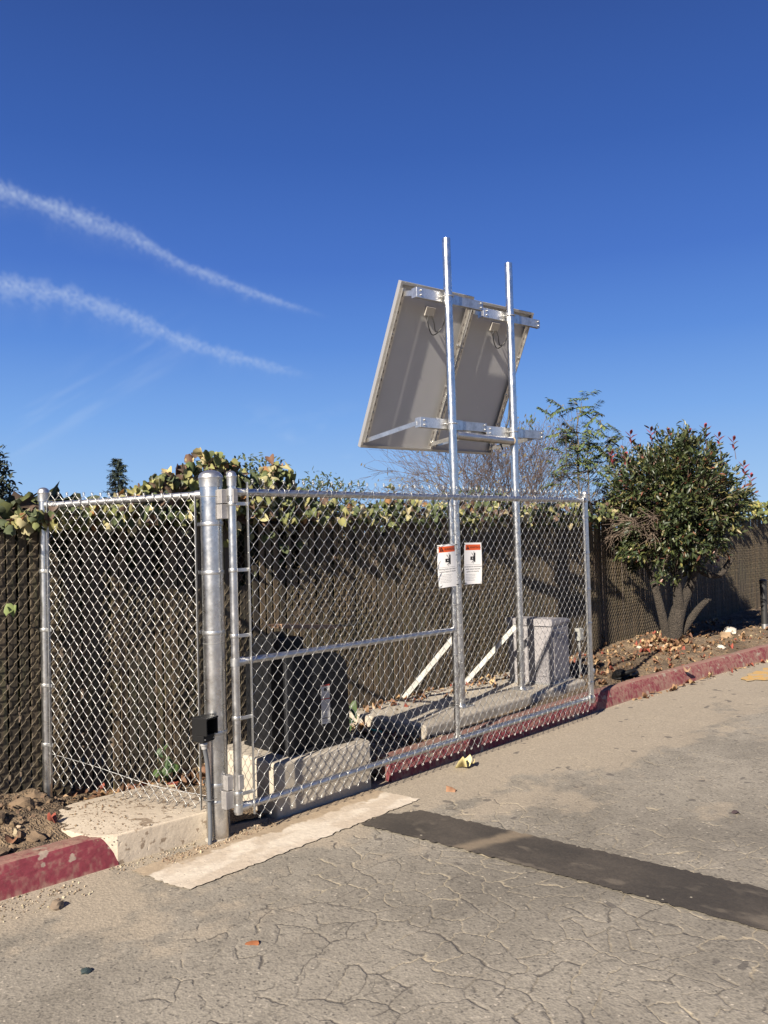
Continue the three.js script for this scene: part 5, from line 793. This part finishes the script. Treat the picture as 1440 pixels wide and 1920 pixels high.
{
  const r = rng(15), lit = [], cs = [[3, [0.15, 0.075, 0.038]], [2, [0.23, 0.135, 0.065]], [1.2, [0.34, 0.24, 0.13]], [0.7, [0.20, 0.045, 0.026]], [0.35, [0.4, 0.34, 0.21]]];
  const drop = (x, z, y, s) => lit.push({ g: (r() < 0.5 ? hearts : lances)[Math.floor(r() * 3)], m: place(V(x, y + 0.006 + 0.012 * r(), z), V(r() - 0.5, 0.25 * (r() - 0.4), r() - 0.5), V((r() - 0.5) * 0.7, 1, (r() - 0.5) * 0.7).normalize(), s, 0), c: tint(pick(r, cs), r, 0.5) });
  for (let i = 0; i < 1100; i++) { const x = 4.7 + 5.5 * Math.pow(r(), 1.2), z = mix(FZ + 0.06, kerbZ(x) - 0.2, Math.pow(r(), 1.2)); drop(x, z, bedY(x, z), 0.025 + 0.035 * r()); }
  for (let i = 0; i < 220; i++) { const a = r() * 6.28, q = 0.5 * Math.sqrt(r()), x = 7.2 + q * Math.cos(a), z = -0.55 + q * 0.5 * Math.sin(a); drop(x, z, bedY(x, z), 0.05 + 0.04 * r()); }
  for (let i = 0; i < 45; i++) { const x = -2.3 + 1.6 * r(), z = mix(FZ + 0.06, kerbZ(x) - 0.2, r()); drop(x, z, bedY(x, z), 0.03 + 0.05 * r()); }
  for (let i = 0; i < 220; i++) { const x = -0.35 + 1.2 * r(), z = FZ + 0.08 + 0.28 * r(); drop(x, z, bedY(x, z) + 0.02 * r(), 0.04 + 0.05 * r()); }
  for (let i = 0; i < 120; i++) { const x = 1.9 + 0.3 * r(), z = -1.0 + 0.8 * r(); drop(x, z, bedY(x, z), 0.03 + 0.03 * r()); }
  for (let i = 0; i < 170; i++) { const x = 2.2 + 2.2 * r(), z = -1.05 + 0.35 * r() * r(); drop(x, z, 0.207, 0.03 + 0.035 * r()); }
  for (let i = 0; i < 90; i++) { const x = 4.6 + 4.5 * r(), z = kerbZ(x) + 0.02 + 0.13 * r() * r(); drop(x, z, streetY(x) + 0.004, 0.03 + 0.04 * r()); }
  stuff('leaf_litter', leafMesh(lit), dullLeaf, 'fallen brown and red leaves scattered over the beds', 'leaves');
  const fallen = (x, z, s, c, label, cup = 2, y = streetY(x) + 0.012) => { const m = single('fallen_leaf', hearts[cup].clone(), plain(...c, 0.8), label, 'leaf', 'fallen leaves on the asphalt'); m.applyMatrix4(place(V(x, y, z), V(r() - 0.5, 0.1, r() - 0.5), V(0.1, 1, 0.1), s, 0)); };
  fallen(1.90, 0.33, 0.10, [0.60, 0.52, 0.25], 'curled pale yellow leaf lying on the asphalt near the gate'); fallen(1.97, 0.30, 0.07, [0.56, 0.47, 0.22], 'small yellow scrap of leaf beside the curled yellow leaf', 0);
  fallen(-0.62, 1.13, 0.065, [0.22, 0.075, 0.025], 'rusty brown leaf lying on cracked asphalt near the gutter slab', 1); fallen(1.46, 0.57, 0.075, [0.25, 0.13, 0.07], 'thin brown leaf on the asphalt beside the dark patch', 4);
  fallen(2.09, 2.13, 0.06, [0.06, 0.04, 0.04], 'dark withered leaf alone on the pale asphalt', 1); fallen(5.72, 0.34, 0.085, [0.34, 0.22, 0.13], 'large curled dry leaf lying over the dusty red kerb', 2, 0.17);
  single('debris_chip', stone(r, 0.022, 0.5).translate(-1.20, streetY(-1.2) + 0.008, 0.775), plain(0.03, 0.045, 0.045, 0.5), 'small dark green chip of plastic lying on the asphalt', 'debris');
  single('debris_stone', stone(r, 0.035, 0.6).translate(-1.0, streetY(-1) + 0.01, 0.12), plain(0.16, 0.12, 0.085, 0.9), 'small brown stone lying on grit below the red kerb', 'stone');
}

const renderer = new THREE.WebGLRenderer({ antialias: true });
renderer.toneMapping = THREE.LinearToneMapping; renderer.toneMappingExposure = EXPOSURE; renderer.shadowMap.enabled = true; renderer.shadowMap.type = THREE.PCFSoftShadowMap;
renderer.render(scene, camera);
